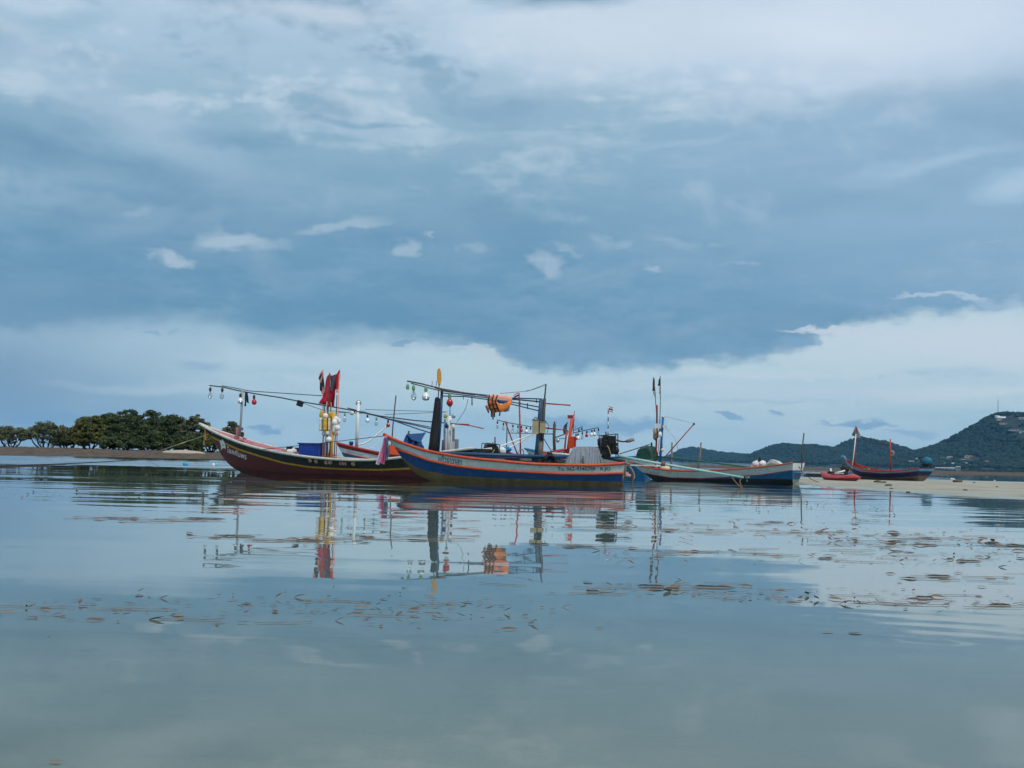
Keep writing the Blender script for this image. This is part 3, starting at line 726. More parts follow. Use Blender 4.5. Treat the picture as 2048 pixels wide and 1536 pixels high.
CLOTHM = mat('magenta_flag_cloth', (176, 24, 66), .8, .12, 6)
CLOTHS = mat('salmon_flag_cloth', (232, 150, 130), .8, .1, 6)
LETW = mat('white_lettering', (228, 226, 222), .6, .05, 10)
LETN = mat('navy_lettering', (14, 44, 70), .6, .1, 10)
LETB = mat('blue_lettering', (92, 132, 168), .6, .1, 10)
SOCKG = mat('green_lamp_socket', (98, 150, 104), .5, .12, 8, grime=.2)
SOCKB = mat('black_lamp_socket', (34, 36, 38), .5, .15, 8)
BULBW = mat('white_lamp_glass', (238, 240, 240), .15, .03, 4, spec=.6)
BULBR = mat('red_lamp_glass', (186, 24, 34), .12, .06, 4, spec=.6)
CHROME = mat('lamp_reflector', (196, 200, 204), .2, .05, 4, .8)

def resample(pts, n):
    pts = [Vector(p) for p in pts]; d = [0]
    for a, b in zip(pts, pts[1:]): d.append(d[-1]+(b-a).length)
    out = []
    for i in range(n):
        t = d[-1]*i/(n-1); k = 0
        while k < len(d)-2 and d[k+1] < t: k += 1
        f = 0 if d[k+1] == d[k] else (t-d[k])/(d[k+1]-d[k]); out.append(pts[k].lerp(pts[k+1], f))
    for _ in range(2): out = [out[0]]+[(out[i-1]+out[i]*2+out[i+1])/4 for i in range(1, n-1)]+[out[-1]]
    return out
def make_hull(T, fr, sheer, keel, B, bounds, mats, rails, lining, tmats=None, uS=.75, um=.42, NS=56, thick=.06, deck=.45, e0=.45):
    """sheer: near gunwale, keel: centre-plane bottom and stem (photo px, stern first); bounds: paint lines (px); rails: (line index or 'top', material, radius)"""
    L = fr.L
    def hb(x):
        u = min(1.02, max(-.02, x/L))
        return B*(1-((u-um)/(1-um))**2.3) if u > um else B*(1-(1-uS)*((um-u)/um)**2)
    SP = []
    for px, py in sheer:
        off = B*.8
        for _ in range(4): x, y, z = fr.loc(fr.pt(px, py, off)); off = max(0., hb(x))
        SP.append((x, 0, z))
    KP = [(lambda q: (q[0], 0, q[2]))(fr.loc(fr.pt(px, py, 0))) for px, py in keel]
    tip = KP[-1]; SP[-1] = tip
    S, K = resample(SP, NS), resample(KP, NS)
    for a in S: a.y = max(0., hb(a.x))
    S[-1].y = 0
    def P(i, s, side=1, inn=0.):
        t = i/(NS-1); e = e0+.5*t**3; k, q = K[i], S[i]
        y = max(0., q.y*s**e-inn) if s > 0 else 0.
        return fr.w(k.x+(q.x-k.x)*s, side*y, k.z+(q.z-k.z)*s)
    lines = []
    for bd in bounds:
        bx = np.array([p[0] for p in bd], float); by = np.array([p[1] for p in bd], float); o = np.argsort(bx); bx, by = bx[o], by[o]; row = []
        for i in range(NS):
            def g(s): q = proj(P(i, s)); return q[1]-np.interp(q[0], bx, by)
            lo, hi = 0., 1.
            if g(1.) >= 0: row.append(1.); continue
            if g(0.) <= 0: row.append(0.); continue
            for _ in range(24):
                m_ = (lo+hi)/2
                if g(m_) > 0: lo = m_
                else: hi = m_
            row.append((lo+hi)/2)
        lines.append(row)
    rows = [[1.]*NS]+lines+[[0.]*NS]
    for k in range(1, len(rows)): rows[k] = [min(a, b) for a, b in zip(rows[k], rows[k-1])]
    mb = MB(); q = 4
    tm = tmats or list(range(len(rows)-1))
    for side in (1, -1):
        for k in range(len(rows)-1):
            G = [[P(i, rows[k][i]+(rows[k+1][i]-rows[k][i])*j/q, side) for j in range(q+1)] for i in range(NS)]
            if side*fr.side < 0: G = G[::-1]
            mb.grid(G, k)
    for k in range(len(rows)-1):                                        # transom
        a = [P(0, rows[k][0]+(rows[k+1][0]-rows[k][0])*j/q, 1) for j in range(q+1)]; b = [P(0, rows[k][0]+(rows[k+1][0]-rows[k][0])*j/q, -1) for j in range(q+1)]
        mb.grid([a, b], tm[k], False)
    nm = len(mats)
    h = mb.build('hull', mats, T)
    bv = BVHTree.FromPolygons([tuple(v) for v in mb.v], mb.f)
    ib = MB()                                                           # inside: lining and floor
    for side in (1, -1):
        ib.grid([[P(i, s, side, thick) for s in (1., .8, .6, deck)] for i in range(NS-2)])
        ib.grid([[P(i, 1., side), P(i, 1., side, thick)] for i in range(NS-1)])
    ib.grid([[P(i, deck, 1, thick), P(i, deck, -1, thick)] for i in range(NS-2)])
    ib.grid([[P(0, s, 1, thick)+fr.h*.04, P(0, s, -1, thick)+fr.h*.04] for s in (1., .8, .6, deck)])
    ib.build('hull_lining', lining, T)
    for which, m, r in rails:
        row = rows[0] if which == 'top' else lines[which]
        for side in (1, -1):
            pts = [P(i, row[i], side)+fr.n*(side*r*.35)+(Z*r*.3 if which == 'top' else Z*0) for i in range(NS) if row[i] > .02]
            if len(pts) > 3: MB().tube(pts, r, 6).build('gunwale' if which == 'top' else 'rub_rail', m, T)
    return {'P': P, 'rows': rows, 'bvh': bv, 'NS': NS, 'fr': fr, 'T': sub(h, T)}
def on_hull(H, px, py, lift=.006):
    r = ray(px, py).normalized(); hit = H['bvh'].ray_cast(CAM, r)
    if hit[0] is None: return H['fr'].pt(px, py, .8)
    return hit[0]-r*lift
def lettering(H, text, p0, p1, hpx, m, name='lettering', bold=.0, shear=0., up=None):
    cu = bpy.data.curves.new('text', 'FONT'); cu.body = text; cu.size = 1; cu.offset = bold; cu.resolution_u = 3; cu.shear = shear
    ob = bpy.data.objects.new('text', cu); COL.objects.link(ob); bpy.context.view_layer.update()
    me = bpy.data.meshes.new_from_object(ob.evaluated_get(bpy.context.evaluated_depsgraph_get()))
    co = [v.co.copy() for v in me.vertices]; fs = [tuple(p.vertices) for p in me.polygons]
    bpy.data.objects.remove(ob); bpy.data.curves.remove(cu)
    if not co: return
    x0, x1 = min(c.x for c in co), max(c.x for c in co); y0, y1 = min(c.y for c in co), max(c.y for c in co)
    d = Vector((p1[0]-p0[0], p1[1]-p0[1])); u = Vector((.02, -1)) if up is None else Vector(up)
    mb = MB(); vs = []
    for c in co:
        a, b = (c.x-x0)/(x1-x0), (c.y-y0)/(y1-y0)*hpx
        vs.append(on_hull(H, p0[0]+d.x*a+u.x*b, p0[1]+d.y*a+u.y*b))
    mb.add(vs, fs, 0, False); bpy.data.meshes.remove(me)
    return mb.build(name, m, H['T'])
def decal(H, poly, m, name):
    c = on_hull(H, sum(p[0] for p in poly)/len(poly), sum(p[1] for p in poly)/len(poly), .015)
    vs = [c]+[on_hull(H, *p, .015) for p in poly]; n = len(poly)
    return MB().add(vs, [(0, 1+i, 1+(i+1) % n) for i in range(n)], 0, False).build(name, m, H['T'])

# ---- hanging fishing lamps: one of each kind, then copies
def lamp_proto(kind):
    T = {'o': None, '_b': (0, 0, 0)}
    parts = []
    if kind in ('clear', 'white', 'red', 'socket'):
        parts.append(('hook', MB().tube([(0, 0, 0), (0, 0, -.05)], .008, 5), [STEELD]))
        parts.append(('socket', MB().lathe((0, 0, -.05), [(.03, 0), (.055, -.02), (.06, -.10), (.05, -.17), (.045, -.18)], 10), None))
    if kind == 'clear':
        parts.append(('bulb', MB().lathe((0, 0, -.2), [(.035, .02), (.04, -.05), (.07, -.11), (.1, -.2), (.098, -.27), (.07, -.34), (.03, -.38), (.005, -.385)], 12), [GLASS]))
        parts.append(('filament', MB().tube([(0, 0, -.2), (.0, 0, -.34)], .012, 5).tube([(-.03, 0, -.34), (.03, 0, -.38)], .01, 5), [STEELG]))
    if kind == 'white':
        parts.append(('bulb', MB().lathe((0, 0, -.2), [(.035, .02), (.045, -.05), (.09, -.1), (.13, -.16), (.135, -.2), (.12, -.22)], 12), [BULBW]))
        parts.append(('lamp_face', MB().lathe((0, 0, -.42), [(.125, 0), (.12, -.05), (.09, -.085), (.02, -.1)], 12), [CHROME]))
    if kind == 'red':
        parts.append(('bulb', MB().lathe((0, 0, -.2), [(.035, .02), (.045, -.04), (.09, -.09), (.12, -.16), (.12, -.21), (.09, -.27), (.04, -.3), (.005, -.305)], 12), [BULBR]))
    return parts
PROTO = {k: lamp_proto(k) for k in ('clear', 'white', 'red', 'socket')}
LMESH = {}
def lamp(P, kind, label, scale=1., sock='black', group='fishing lamps hung from the booms'):
    o = bpy.data.objects.new('fishing_lamp', None); COL.objects.link(o); o.location = P; o.scale = (scale,)*3; o.rotation_euler = (random.uniform(-.06, .06), random.uniform(-.06, .06), random.uniform(0, 6)); o.empty_display_size = .1
    tag(o, label, 'lamp', group); made = {}
    for name, mb, ms in PROTO[kind]:
        ms = ms or [SOCKG if sock == 'green' else SOCKB]; key = (kind, name, ms[0].name)
        if key not in LMESH:
            me = bpy.data.meshes.new(name); me.from_pydata([tuple(v) for v in mb.v], [], mb.f); me.materials.append(ms[0])
            me.polygons.foreach_set('use_smooth', mb.s); me.update(); LMESH[key] = me
        c = bpy.data.objects.new(name, LMESH[key]); COL.objects.link(c); c.parent = made[{'hook': None, 'filament': 'bulb', 'lamp_face': 'bulb'}.get(name)] if name in ('filament', 'lamp_face') else o
        made[name] = c
    return o
def rope(label, pts, r, m, name='mooring_rope'):
    p = smooth_path(pts, 8); return tag(MB().tube(p, r, 5).build(name, m, base=p[0]), label, 'rope')
def cloth(T, name, P, m, fold=.03, freq=9, seed=0):
    """hanging cloth from a grid of corner points: P = [top-left, top-right, bottom-right, bottom-left]"""
    a, b, c, d = [Vector(p) for p in P]; nrm = (b-a).cross(d-a).normalized(); G = []
    for i in range(13):
        row = []
        for j in range(9):
            u, v = j/8, i/12; p = a.lerp(b, u).lerp(d.lerp(c, u), v)
            row.append(p+nrm*(fold*(.3+v)*math.sin(u*freq+seed+v*2.)+fold*.5*math.sin(v*7+u*5+seed*2)))
        G.append(row)
    return MB().grid(G).build(name, m, T)

# ------------------------------------------------------------------ front boat: white, blue and orange
fA = Frame(1249, 52.6, 767, 52.0)
baseA = fA.w(fA.L*.45, 0, 0)
A = thing('fishing_boat', 'white and blue longtail fishing boat with orange rails, nearest of the boats', 'boat', baseA, 'fishing boats moored in the shallows')
HA = make_hull(A, fA,
    [(1249, 927), (1230, 929.5), (1179, 931.5), (1116, 930.5), (1070, 929), (1038, 926.5), (984, 921.5), (937, 917), (891, 910), (859, 904), (828, 895), (797, 884), (780, 876), (767, 869)],
    [(1238, 984), (1150, 984), (1000, 982), (920, 977), (885, 969), (862, 962), (842, 954), (822, 940), (805, 919), (793, 899), (781, 883), (767, 869)], .95,
    [[(786, 893), (797, 899), (828, 910), (859, 921), (906, 931), (960, 937.6), (1038, 943), (1116, 947), (1179, 948), (1245, 946)],
     [(800, 912), (830, 934), (859, 943), (906, 951), (960, 955), (1038, 958), (1116, 961), (1240, 964)]],
    [P_WHITE, P_BLUE, P_ANTI], [('top', P_ORANGE, .062), (0, P_ORANGE, .05)], mat('grey_wood_inside', (150, 138, 120), .85, .2, 4, grime=.3), deck=.55)
lettering(HA, 'แก้วธาวาสท', (877, 924), (924, 930.5), 15, LETN, bold=.006, up=(0, -1))
lettering(HA, 'To. 062-9340399   K.JO', (1115, 943.8), (1221, 943.2), 9.5, LETN, bold=.012, up=(0, -1))
a = lambda px, py, off=0.: fA.pt(px, py, off)
# sternpost with iron straps
MB().tube([a(1247, 924), a(1243, 975)], .07, 6).tube([a(1252, 930), a(1249, 960)], .03, 6).build('sternpost', WOOD, A)
MB().box(a(1254, 948), fA.h*.05, fA.n*.03, Z*.08).ico(a(1257, 951), (.1, .06, .07), 2, .05).build('stern_fender', mat('pink_fender', (206, 150, 138), .7, .1, 6), A)
# floor beams and thwarts seen over the gunwale
MB().tube([a(868, 906, .2), a(980, 909.5, .2), a(1132, 914.5, .2)], .065, 8).build('deck_pole', STEELB, A)
MB().tube([a(925, 912, -.35), a(1075, 917, -.35)], .06, 6).build('deck_pole', STEELB, A)
for x0, x1 in ((930, 955), (965, 1010), (1040, 1062)):
    MB().box((a(x0, 917, .1)+a(x1, 921, .1))/2, fA.h*(x1-x0)*.009, fA.n*.3, Z*.04).build('thwart', WOOD, A)
MB().tube([a(1166, 913, .55), a(1167, 931, .8)], .028, 6).build('shaft_rest', WOODD, A)
# fore post wrapped in black rubber, blue steel post, booms, aft mast
MB().tube([a(864, 912), a(867, 885), a(869, 860), a(872, 835), a(874, 815), a(875, 798), a(876, 795)], [.185, .165, .15, .135, .125, .105, .07], 10).build('wrapped_post', RUBBER, A)
MB().tube([a(876, 908, -.2), a(881, 840, -.2), a(884, 778, -.2)], .052, 8).build('fore_mast', STEELB, A)
for pts, r, m in (([(814, 762), (845, 768), (880, 777), (930, 786), (1000, 796), (1086, 804)], .03, STEELD), ([(822, 766.5), (878, 781), (910, 785)], .022, STEELD), ([(884, 786), (900, 787), (980, 796), (1083, 815)], .024, STEELB),
                  ([(880, 778), (905, 783), (960, 789), (1022, 796), (1084, 798)], .027, STEELB), ([(884, 792), (930, 793), (975, 799), (1022, 808), (1083, 823)], .024, STEELB), ([(870, 775), (900, 783), (950, 789)], .04, WOODD)):
    MB().tube([a(x, y, -.1+.05*(i % 2)) for i, (x, y) in enumerate(pts)], r, 6).build('boom', m, A)
for x, y0, y1 in ((1055, 806, 818), (1073, 799, 806), (1040, 803, 811)): MB().tube([a(x, y0, -.08), a(x, y1, -.08)], .02, 5).build('boom_brace', STEELB, A)
MB().tube([a(1070, 927, .15), a(1075, 880, .15), a(1079, 830, .15), a(1082, 798, .15)], .062, 8).build('aft_mast', STEELB, A)
MB().tube([a(1083, 905, -.1), a(1086, 850, -.1), a(1089, 797, -.1)], .06, 8).tube([a(1089, 800, -.1), a(1092, 768, -.1)], .032, 6, 1).build('aft_mast', [STEELD, WOODD], A)
MB().tube([a(1079, 928), a(1079, 884), a(1080, 881)], [.14, .125, .09], 10).build('mast_step', WOOD, A)
MB().tube([a(1079, 905, -.05), a(1084, 800, -.05)], .045, 6).build('mast_stay', WOODD, A)
MB().tube([a(1092, 807), a(1141, 810.5)], .03, 6).build('crosspiece', REDPOLE, A)
MB().tube([a(1090, 840, -.1), a(1098, 852, -.1), a(1094, 866, -.1)], .012, 5).tube([a(1088, 878, -.1), a(1103, 903, -.1)], .016, 5).tube([a(1092, 768), a(1062, 780), a(1046, 783), a(1000, 787)], .008, 4).tube([a(1092, 770), a(1070, 778), a(1052, 783)], .008, 4).build('stay_wire', ROPED, A)
MB().tube([a(872, 774), a(873, 762)], .01, 4).tube([a(864, 771), a(864.5, 762)], .01, 4).tube([a(944, 792), a(944, 811)], .022, 5).tube([a(927, 791), a(927, 799)], .012, 4).tube(smooth_path([a(936, 798), a(930, 820), a(913, 845)], 4), .008, 4).build('loose_line', STEELD, A)
# lamps
for px, py, k, sc, lb in ((816, 766, 'socket', 1., 'empty green lamp socket at the tip of the nearest boat boom'), (827, 768, 'clear', 1., 'long clear lamp second from the tip of the nearest boat boom'),
                          (852, 770.5, 'white', 1.05, 'white reflector lamp beside the yellow paddle'), (899, 784, 'red', 1.0, 'red lamp under the nearest boat boom, right of the black post')):
    lamp(a(px, py, -.05), k, lb, sc*1.05, 'green')
# paddle lashed on top
T = thing('paddle', 'yellow bladed wooden paddle standing above the black wrapped post', 'paddle', a(877, 797, .12))
MB().tube([a(876, 800, .12), a(878.5, 768, .12)], .022, 6).build('shaft', WOODD, T)
pts = [(878.5, 771, .03), (878.5, 764, .07), (878.5, 755, .085), (878.3, 745, .08), (878, 739, .055), (878, 736.5, .012)]
G = []
for x, y, w in pts:
    c = a(x, y, .12); G.append([c+fA.h*(w*math.cos(q))+fA.n*(.014*math.sin(q)) for q in np.linspace(0, 2*math.pi, 13)])
MB().grid(G).build('blade', mat('yellow_paddle', (206, 146, 58), .5, .1, 6), T)
# cream cans tied to the mast
CREAM = mat('cream_plastic', (164, 150, 116), .5, .12, 5, grime=.3)
def can(x0, x1, y0, y1, off, label):
    c = (a(x0, y0, off)+a(x1, y1, off))/2; w = abs(x1-x0)*.0185/2; h = abs(y1-y0)*.0185/2; T = thing('plastic_can', label, 'can', c-Z*h, 'cans tied to the aft mast')
    bd = sub(MB().box(c, fA.h*w, fA.n*w*.8, Z*h, 0, .94).build('body', CREAM, T), T)
    MB().box(c+Z*(h-.02), fA.h*(w*1.06), fA.n*w*.86, Z*.03).build('rim', mat('dark_cream', (120, 108, 84), .6, .1, 5), bd)
    MB().tube(smooth_path([c+Z*h+fA.h*w*.7, c+Z*(h+.09), c+Z*h-fA.h*w*.7], 4), .014, 5).build('handle', STEELD, bd)
can(1065, 1077, 839, 868, .28, 'taller cream plastic can strapped to the fore side of the blue mast'); can(1079, 1091, 843, 866, .28, 'shorter cream plastic can on the stern side of the blue mast')
# life jacket over the boom
T = thing('life_jacket', 'orange life jacket with black straps draped over the boom', 'life jacket', a(995, 830))
JO = mat('orange_nylon', (240, 128, 54), .7, .12, 8, bump=.01); JL = mat('salmon_nylon', (242, 164, 138), .7, .08, 8); JB = mat('black_webbing', (24, 22, 24), .8, .1, 10)
def pad(poly, off, th, m, name):
    G = []; n = len(poly); c = sum((a(*p, off) for p in poly), Vector())/n; ring = [a(*p, off) for p in poly]
    mb = MB(); rings = []
    for k, (s, o) in enumerate(((.9, -1), (1., -.4), (1., .4), (.9, 1), (.5, 1.25))): rings.append([c+(p-c)*s+fA.n*(o*th) for p in ring]+[c+(ring[0]-c)*s+fA.n*(o*th)])
    mb.grid(rings); mb.add([c+(p-c)*.5+fA.n*(1.25*th) for p in ring]+[c+fA.n*(1.35*th)], [(i, (i+1) % n, n) for i in range(n)]); return sub(mb.build(name, m, T), T)
pad([(974, 791), (985, 789), (1000, 790), (1015, 791), (1024, 794), (1024, 803), (1010, 805), (990, 804), (975, 803)], .08, .06, JL, 'shoulder_panel')
BK = pad([(974, 802), (985, 803), (998, 806), (1008, 811), (1018, 806), (1021, 800), (1024, 806), (1016, 817), (1004, 824), (984, 825), (977, 818)], .12, .06, JO, 'back_panel')
pad([(1003, 822), (1016, 812), (1021, 808), (1018, 822), (1010, 824)], .05, .03, mat('grey_lining', (122, 146, 156), .8, .1, 6), 'lining')
pad([(994, 799), (1010, 801), (1018, 803), (1008, 808), (996, 806)], .15, .03, P_BLUE, 'collar')
pad([(970, 812), (974, 810), (979, 824), (978, 827), (975, 824)], .1, .04, mat('rust_nylon', (176, 84, 64), .8, .1, 6), 'flap')
for l in ([(979, 789.5), (977, 800), (979, 812), (984, 826)], [(987, 789), (985, 800), (987, 812), (992, 825)], [(995, 790), (991, 802), (995, 814), (999, 823)]): MB().tube([a(x, y, .235) for x, y in l], .024, 5).build('strap', JB, BK)
for l in ([(976, 810), (990, 808)], [(979, 819), (995, 816)]): MB().tube([a(x, y, .235) for x, y in l], .018, 5).build('strap', JB, BK)
for l in ([(983, 824), (983, 834)], [(989, 824), (989, 834)], [(986, 825), (986, 839)], [(1000, 824), (999, 832)]): MB().tube([a(x, y, .1) for x, y in l], .026, 5).build('buckle_strap', JB, BK)

def longtail(fr, ctr, w, h, label, tiller=None, seed=1, fore=None, tail=None, cover=None):
    """engine standing on its swivel: block, flywheel, frame, tank, tiller; ctr = px of its foot"""
    f = lambda px, py, off=0.: fr.pt(px, py, off)
    b = f(*ctr); T = thing('longtail_engine', label, 'engine', b); X = fr.h; rg = random.Random(seed)
    mb = MB(); mb.box(b+Z*h*.42, X*w*.34, fr.n*w*.3, Z*h*.27).box(b+Z*h*.78-X*w*.02, X*w*.3, fr.n*w*.26, Z*h*.12).box(b+Z*h*.12+X*w*.1, X*w*.2, fr.n*w*.2, Z*h*.13).ico(b+Z*h*.62+X*w*.38, (h*.14, h*.14, h*.2), 2, .12).ico(b+Z*h*.3-X*w*.4, (h*.12, h*.12, h*.16), 2, .12)
    for q in range(7): mb.box(b+Z*h*rg.uniform(.15, .8)+X*w*rg.uniform(-.4, .4)+fr.n*w*.3, X*w*.07, fr.n*.05, Z*h*.06)
    for q in range(6): mb.tube(smooth_path([b+Z*h*rg.uniform(.2, .8)+X*w*rg.uniform(-.45, .45)+fr.n*w*.33, b+Z*h*rg.uniform(.2, .8)+X*w*rg.uniform(-.5, .5)+fr.n*w*.4, b+Z*h*rg.uniform(.1, .5)+X*w*rg.uniform(-.4, .4)+fr.n*w*.3], 3), .014, 5)
    mb.build('engine_block', IRON, T)
    MB().lathe(b+Z*h*.42+X*w*.36, [(.02, -.04), (h*.2, -.04), (h*.21, 0), (h*.2, .06), (h*.06, .07), (.03, .12)], 16, axis=X).build('flywheel', IRON, T)
    MB().lathe(b+Z*h*.8-X*w*.2, [(.02, 0), (h*.1, .01), (h*.11, .06), (h*.11, w*.42), (h*.09, w*.46)], 12, axis=X).build('fuel_tank', IRONG, T)
    for s in (-1, 1):
        fb = MB()
        q = [b+fr.n*(s*w*.36)+X*(w*.42), b+fr.n*(s*w*.36)+X*(w*.42)+Z*h*.9, b+fr.n*(s*w*.36)-X*(w*.42)+Z*h*.98, b+fr.n*(s*w*.36)-X*(w*.46)+Z*.02]
        fb.tube(q[:2], .022, 6).tube(q[1:3], .022, 6).tube(q[2:], .022, 6)
        fb.build('guard_frame', STEELD, T)
    MB().tube(smooth_path([b+Z*h*.5+fr.n*w*.38+X*w*.1, b+Z*h*.34+fr.n*w*.42, b+Z*h*.1+fr.n*w*.36-X*w*.1], 4), .02, 6).build('hose', mat('tan_hose', (156, 140, 96), .6, .1, 8), T)
    MB().tube([b+Z*h*.85+X*w*.1, b+Z*h*1.06+X*w*.14], .03, 6).build('exhaust_pipe', STEELD, T)
    if tiller:
        p = [f(*q) for q in tiller]; tl = MB().tube(smooth_path(p[:-1], 4), .032, 6).build('tiller', IRON, T); MB().tube([p[-2], p[-2].lerp(p[-1], .5), p[-1]], [.05, .07, .055], 8).build('tiller_grip', IRONG, sub(tl, T))
    return T
E1 = longtail(fA, (1216, 916), .74, .92, 'black oily longtail engine with grey grip on the nearest boat stern', [(1233, 880), (1243, 883), (1252, 883), (1268, 879)], 3)
f = fA.pt
SB = MB().tube([f(1097, 906, .1), f(1206, 915.5, .1)], .036, 8).build('steering_bar', WHITEP, E1)
MB().tube([f(1094, 905.5, .1), f(1104, 906.5, .1)], .05, 8).build('bar_end', STEELD, sub(SB, E1))
MB().tube([f(1177, 909, .05), f(1250, 923, .05)], .055, 8).build('shaft_collar', P_DKBLUE, E1)
TS = MB().tube([f(1236, 912), f(1310, 925.5), f(1400, 940.5), f(1487, 955)], [.05, .047, .044, .04], 8).build('tail_shaft', P_TEAL, E1)
MB().tube([f(1322, 927), f(1330, 928.6)], .085, 8).build('shaft_joint', mat('rusty_joint', (132, 84, 44), .8, .25, 8), sub(TS, E1))
MB().tube(smooth_path([f(1462, 951.5), f(1470, 963), f(1484, 977)], 4), .028, 6).tube(smooth_path([f(1483, 955), f(1480, 964), f(1486, 978)], 4), .026, 6).build('skeg', mat('rusty_skeg', (126, 100, 72), .8, .2, 8), sub(TS, E1))
pb = MB(); c = f(1494, 955)
for q in range(3):
    an = q*2.1+.5; d = fA.n*math.cos(an)+Z*math.sin(an); e = fA.n*-math.sin(an)+Z*math.cos(an)
    pb.add([c+d*.02-e*.03, c+d*.14-e*.06+fA.h*.03, c+d*.17+fA.h*.0, c+d*.14+e*.06-fA.h*.03, c+d*.02+e*.03, c+d*.1-fA.h*.012], [(0, 1, 5), (1, 2, 5), (2, 3, 5), (3, 4, 5), (4, 0, 5)], 0, False)
pb.tube([c+fA.h*.06, c-fA.h*.1], .035, 8).build('propeller', IRONG, sub(TS, E1))
# grey cloth over a frame aft
T = thing('tarpaulin', 'grey striped tarpaulin draped over a frame in front of the engine', 'tarpaulin', f(1165, 927))
TARP = mat('grey_tarpaulin', (128, 134, 142), .75, .1, 5, bump=.01); G = []
top = [(1147, 894), (1160, 893), (1175, 893.5), (1188, 894), (1198, 895)]; bot = [(1129, 926), (1150, 927), (1172, 928), (1192, 928), (1206, 928)]
for i in range(15):
    v = i/14; row = []
    for j in range(49):
        u = j/48; k = min(3, int(u*4)); w = u*4-k
        tx = top[k][0]+(top[k+1][0]-top[k][0])*w; ty = top[k][1]+(top[k+1][1]-top[k][1])*w; bx = bot[k][0]+(bot[k+1][0]-bot[k][0])*w; by = bot[k][1]+(bot[k+1][1]-bot[k][1])*w
        row.append(f(tx+(bx-tx)*v, ty+(by-ty)*v, .1+.45*v**.8)+fA.n*(.075*(.35+.5*v)*math.sin(u*58+2.5*math.sin(v*2.2+u*7))))
    G.append(row)
MB().grid(G).build('front_sheet', TARP, T)
MB().grid([[f(1147+51*u, 894+math.sin(u*3)*-.6, .1-w*.9)-Z*(.25*max(0, w-.5)) for w in np.linspace(0, 1, 6)] for u in np.linspace(0, 1, 9)]).build('top_sheet', TARP, T)
MB().tube([f(1147, 895, .06), f(1140, 922, .3)], .02, 6).tube([f(1198, 896, .06), f(1201, 922, .3)], .02, 6).build('frame', STEELD, T)
# tyre, net bundle, stern ropes
t1 = thing('net_heap', 'dark grey heap of nets just behind the blue mast', 'net', f(1105, 927)); nb = MB()
for i in range(7): nb.ico(f(1092+i*5.5, 923+abs(i-2)*.7, .1), (.16, .2, .13), 2, .12, seed=i)
nb.build('netting', mat('dark_net', (58, 60, 64), .95, .25, 14, bump=.03), t1)
ty = MB(); c = f(1100, 922, .35)
ty.tube([c+(fA.h*math.cos(q)*.2+Z*math.sin(q)*.2+fA.n*.05*math.cos(q)) for q in np.linspace(0, 2*math.pi, 21)], .06, 8)
tag(ty.build('tyre', RUBBER, base=c), 'black tyre leaning on the net heap behind the blue mast', 'tyre')
rope('brown rope hanging in a loop from the nearest boat stern', [f(1250, 926), f(1258, 933), f(1266, 948), f(1265, 964), f(1263, 978)], .03, mat('brown_hose', (112, 92, 76), .8, .2, 10), 'stern_rope')
rope('thinner rope falling beside the stern loop of the nearest boat', [f(1252, 930), f(1262, 936), f(1269, 950), f(1268, 958)], .02, ROPE, 'stern_rope')
# ribbons on the bow
T = thing('bow_ribbons', 'pink and white cloth ribbons knotted on the nearest boat prow', 'ribbons', a(766, 925, .1))
RIB = [mat('pink_ribbon', (206, 106, 160), .8, .1, 8), mat('pale_ribbon', (196, 196, 206), .8, .08, 8), mat('mauve_ribbon', (128, 96, 136), .8, .1, 8), mat('slate_ribbon', (92, 96, 112), .8, .1, 8), mat('rose_ribbon', (186, 84, 116), .8, .1, 8)]
for i, (x0, x1, x2, x3, y1, mi) in enumerate(((768, 772, 758, 751, 930, 1), (769, 773, 763, 756, 926, 0), (770, 774, 769, 762, 929, 4), (771, 775, 776, 768, 920, 2), (772, 776, 780, 774, 915, 3))):
    cloth(T, 'ribbon', [a(x0, 875, .12+.04*i), a(x1, 876, .12+.04*i), a(x2, y1, .16+.04*i), a(x3, y1-2, .16+.04*i)], RIB[mi], .03, 10, i)
MB().tube([a(773, 872, .15), a(770, 878, .18), a(776, 880, .05), a(772, 874, -.1)], .05, 6).build('knot', RIB[0], T)
# flag staff at the stern
def thai_flag(T, P0, ux, uz, w, h):
    R_, W_, B_ = mat('flag_red', (176, 34, 48), .8, .05, 8), mat('flag_white', (232, 230, 228), .8, .04, 8), mat('flag_blue', (44, 42, 92), .8, .05, 8); y = 0
    mb = MB()
    for k, (hh, mi) in enumerate(((1, 0), (1, 1), (2, 2), (1, 1), (1, 0))):
        G = [[P0+ux*(w*u)+uz*(h*(1-(y+v*hh)/6))-Z*(w*.25*u*u)+ux.cross(uz)*(.05*w*math.sin(u*7)) for u in np.linspace(0, 1, 9)] for v in (0, 1)]; mb.grid(G, mi); y += hh
    return mb.build('flag', [R_, W_, B_], T)
T = thing('flag_staff', 'striped staff with small national flag behind the nearest boat engine', 'flag staff', f(1216, 873, -.2))
sm = MB()
for i in range(8): p, q = f(1216+.06*i, 873-i*7.4, -.2), f(1216+.06*(i+1), 873-(i+1)*7.4, -.2); sm.tube([p, q], .018, 5, i % 2)
sm.build('staff', [P_BLACK, WHITEP], T); thai_flag(T, f(1217, 823, -.2), -fA.h, Z, .16, .19)

GB = 'fishing boats moored in the shallows'
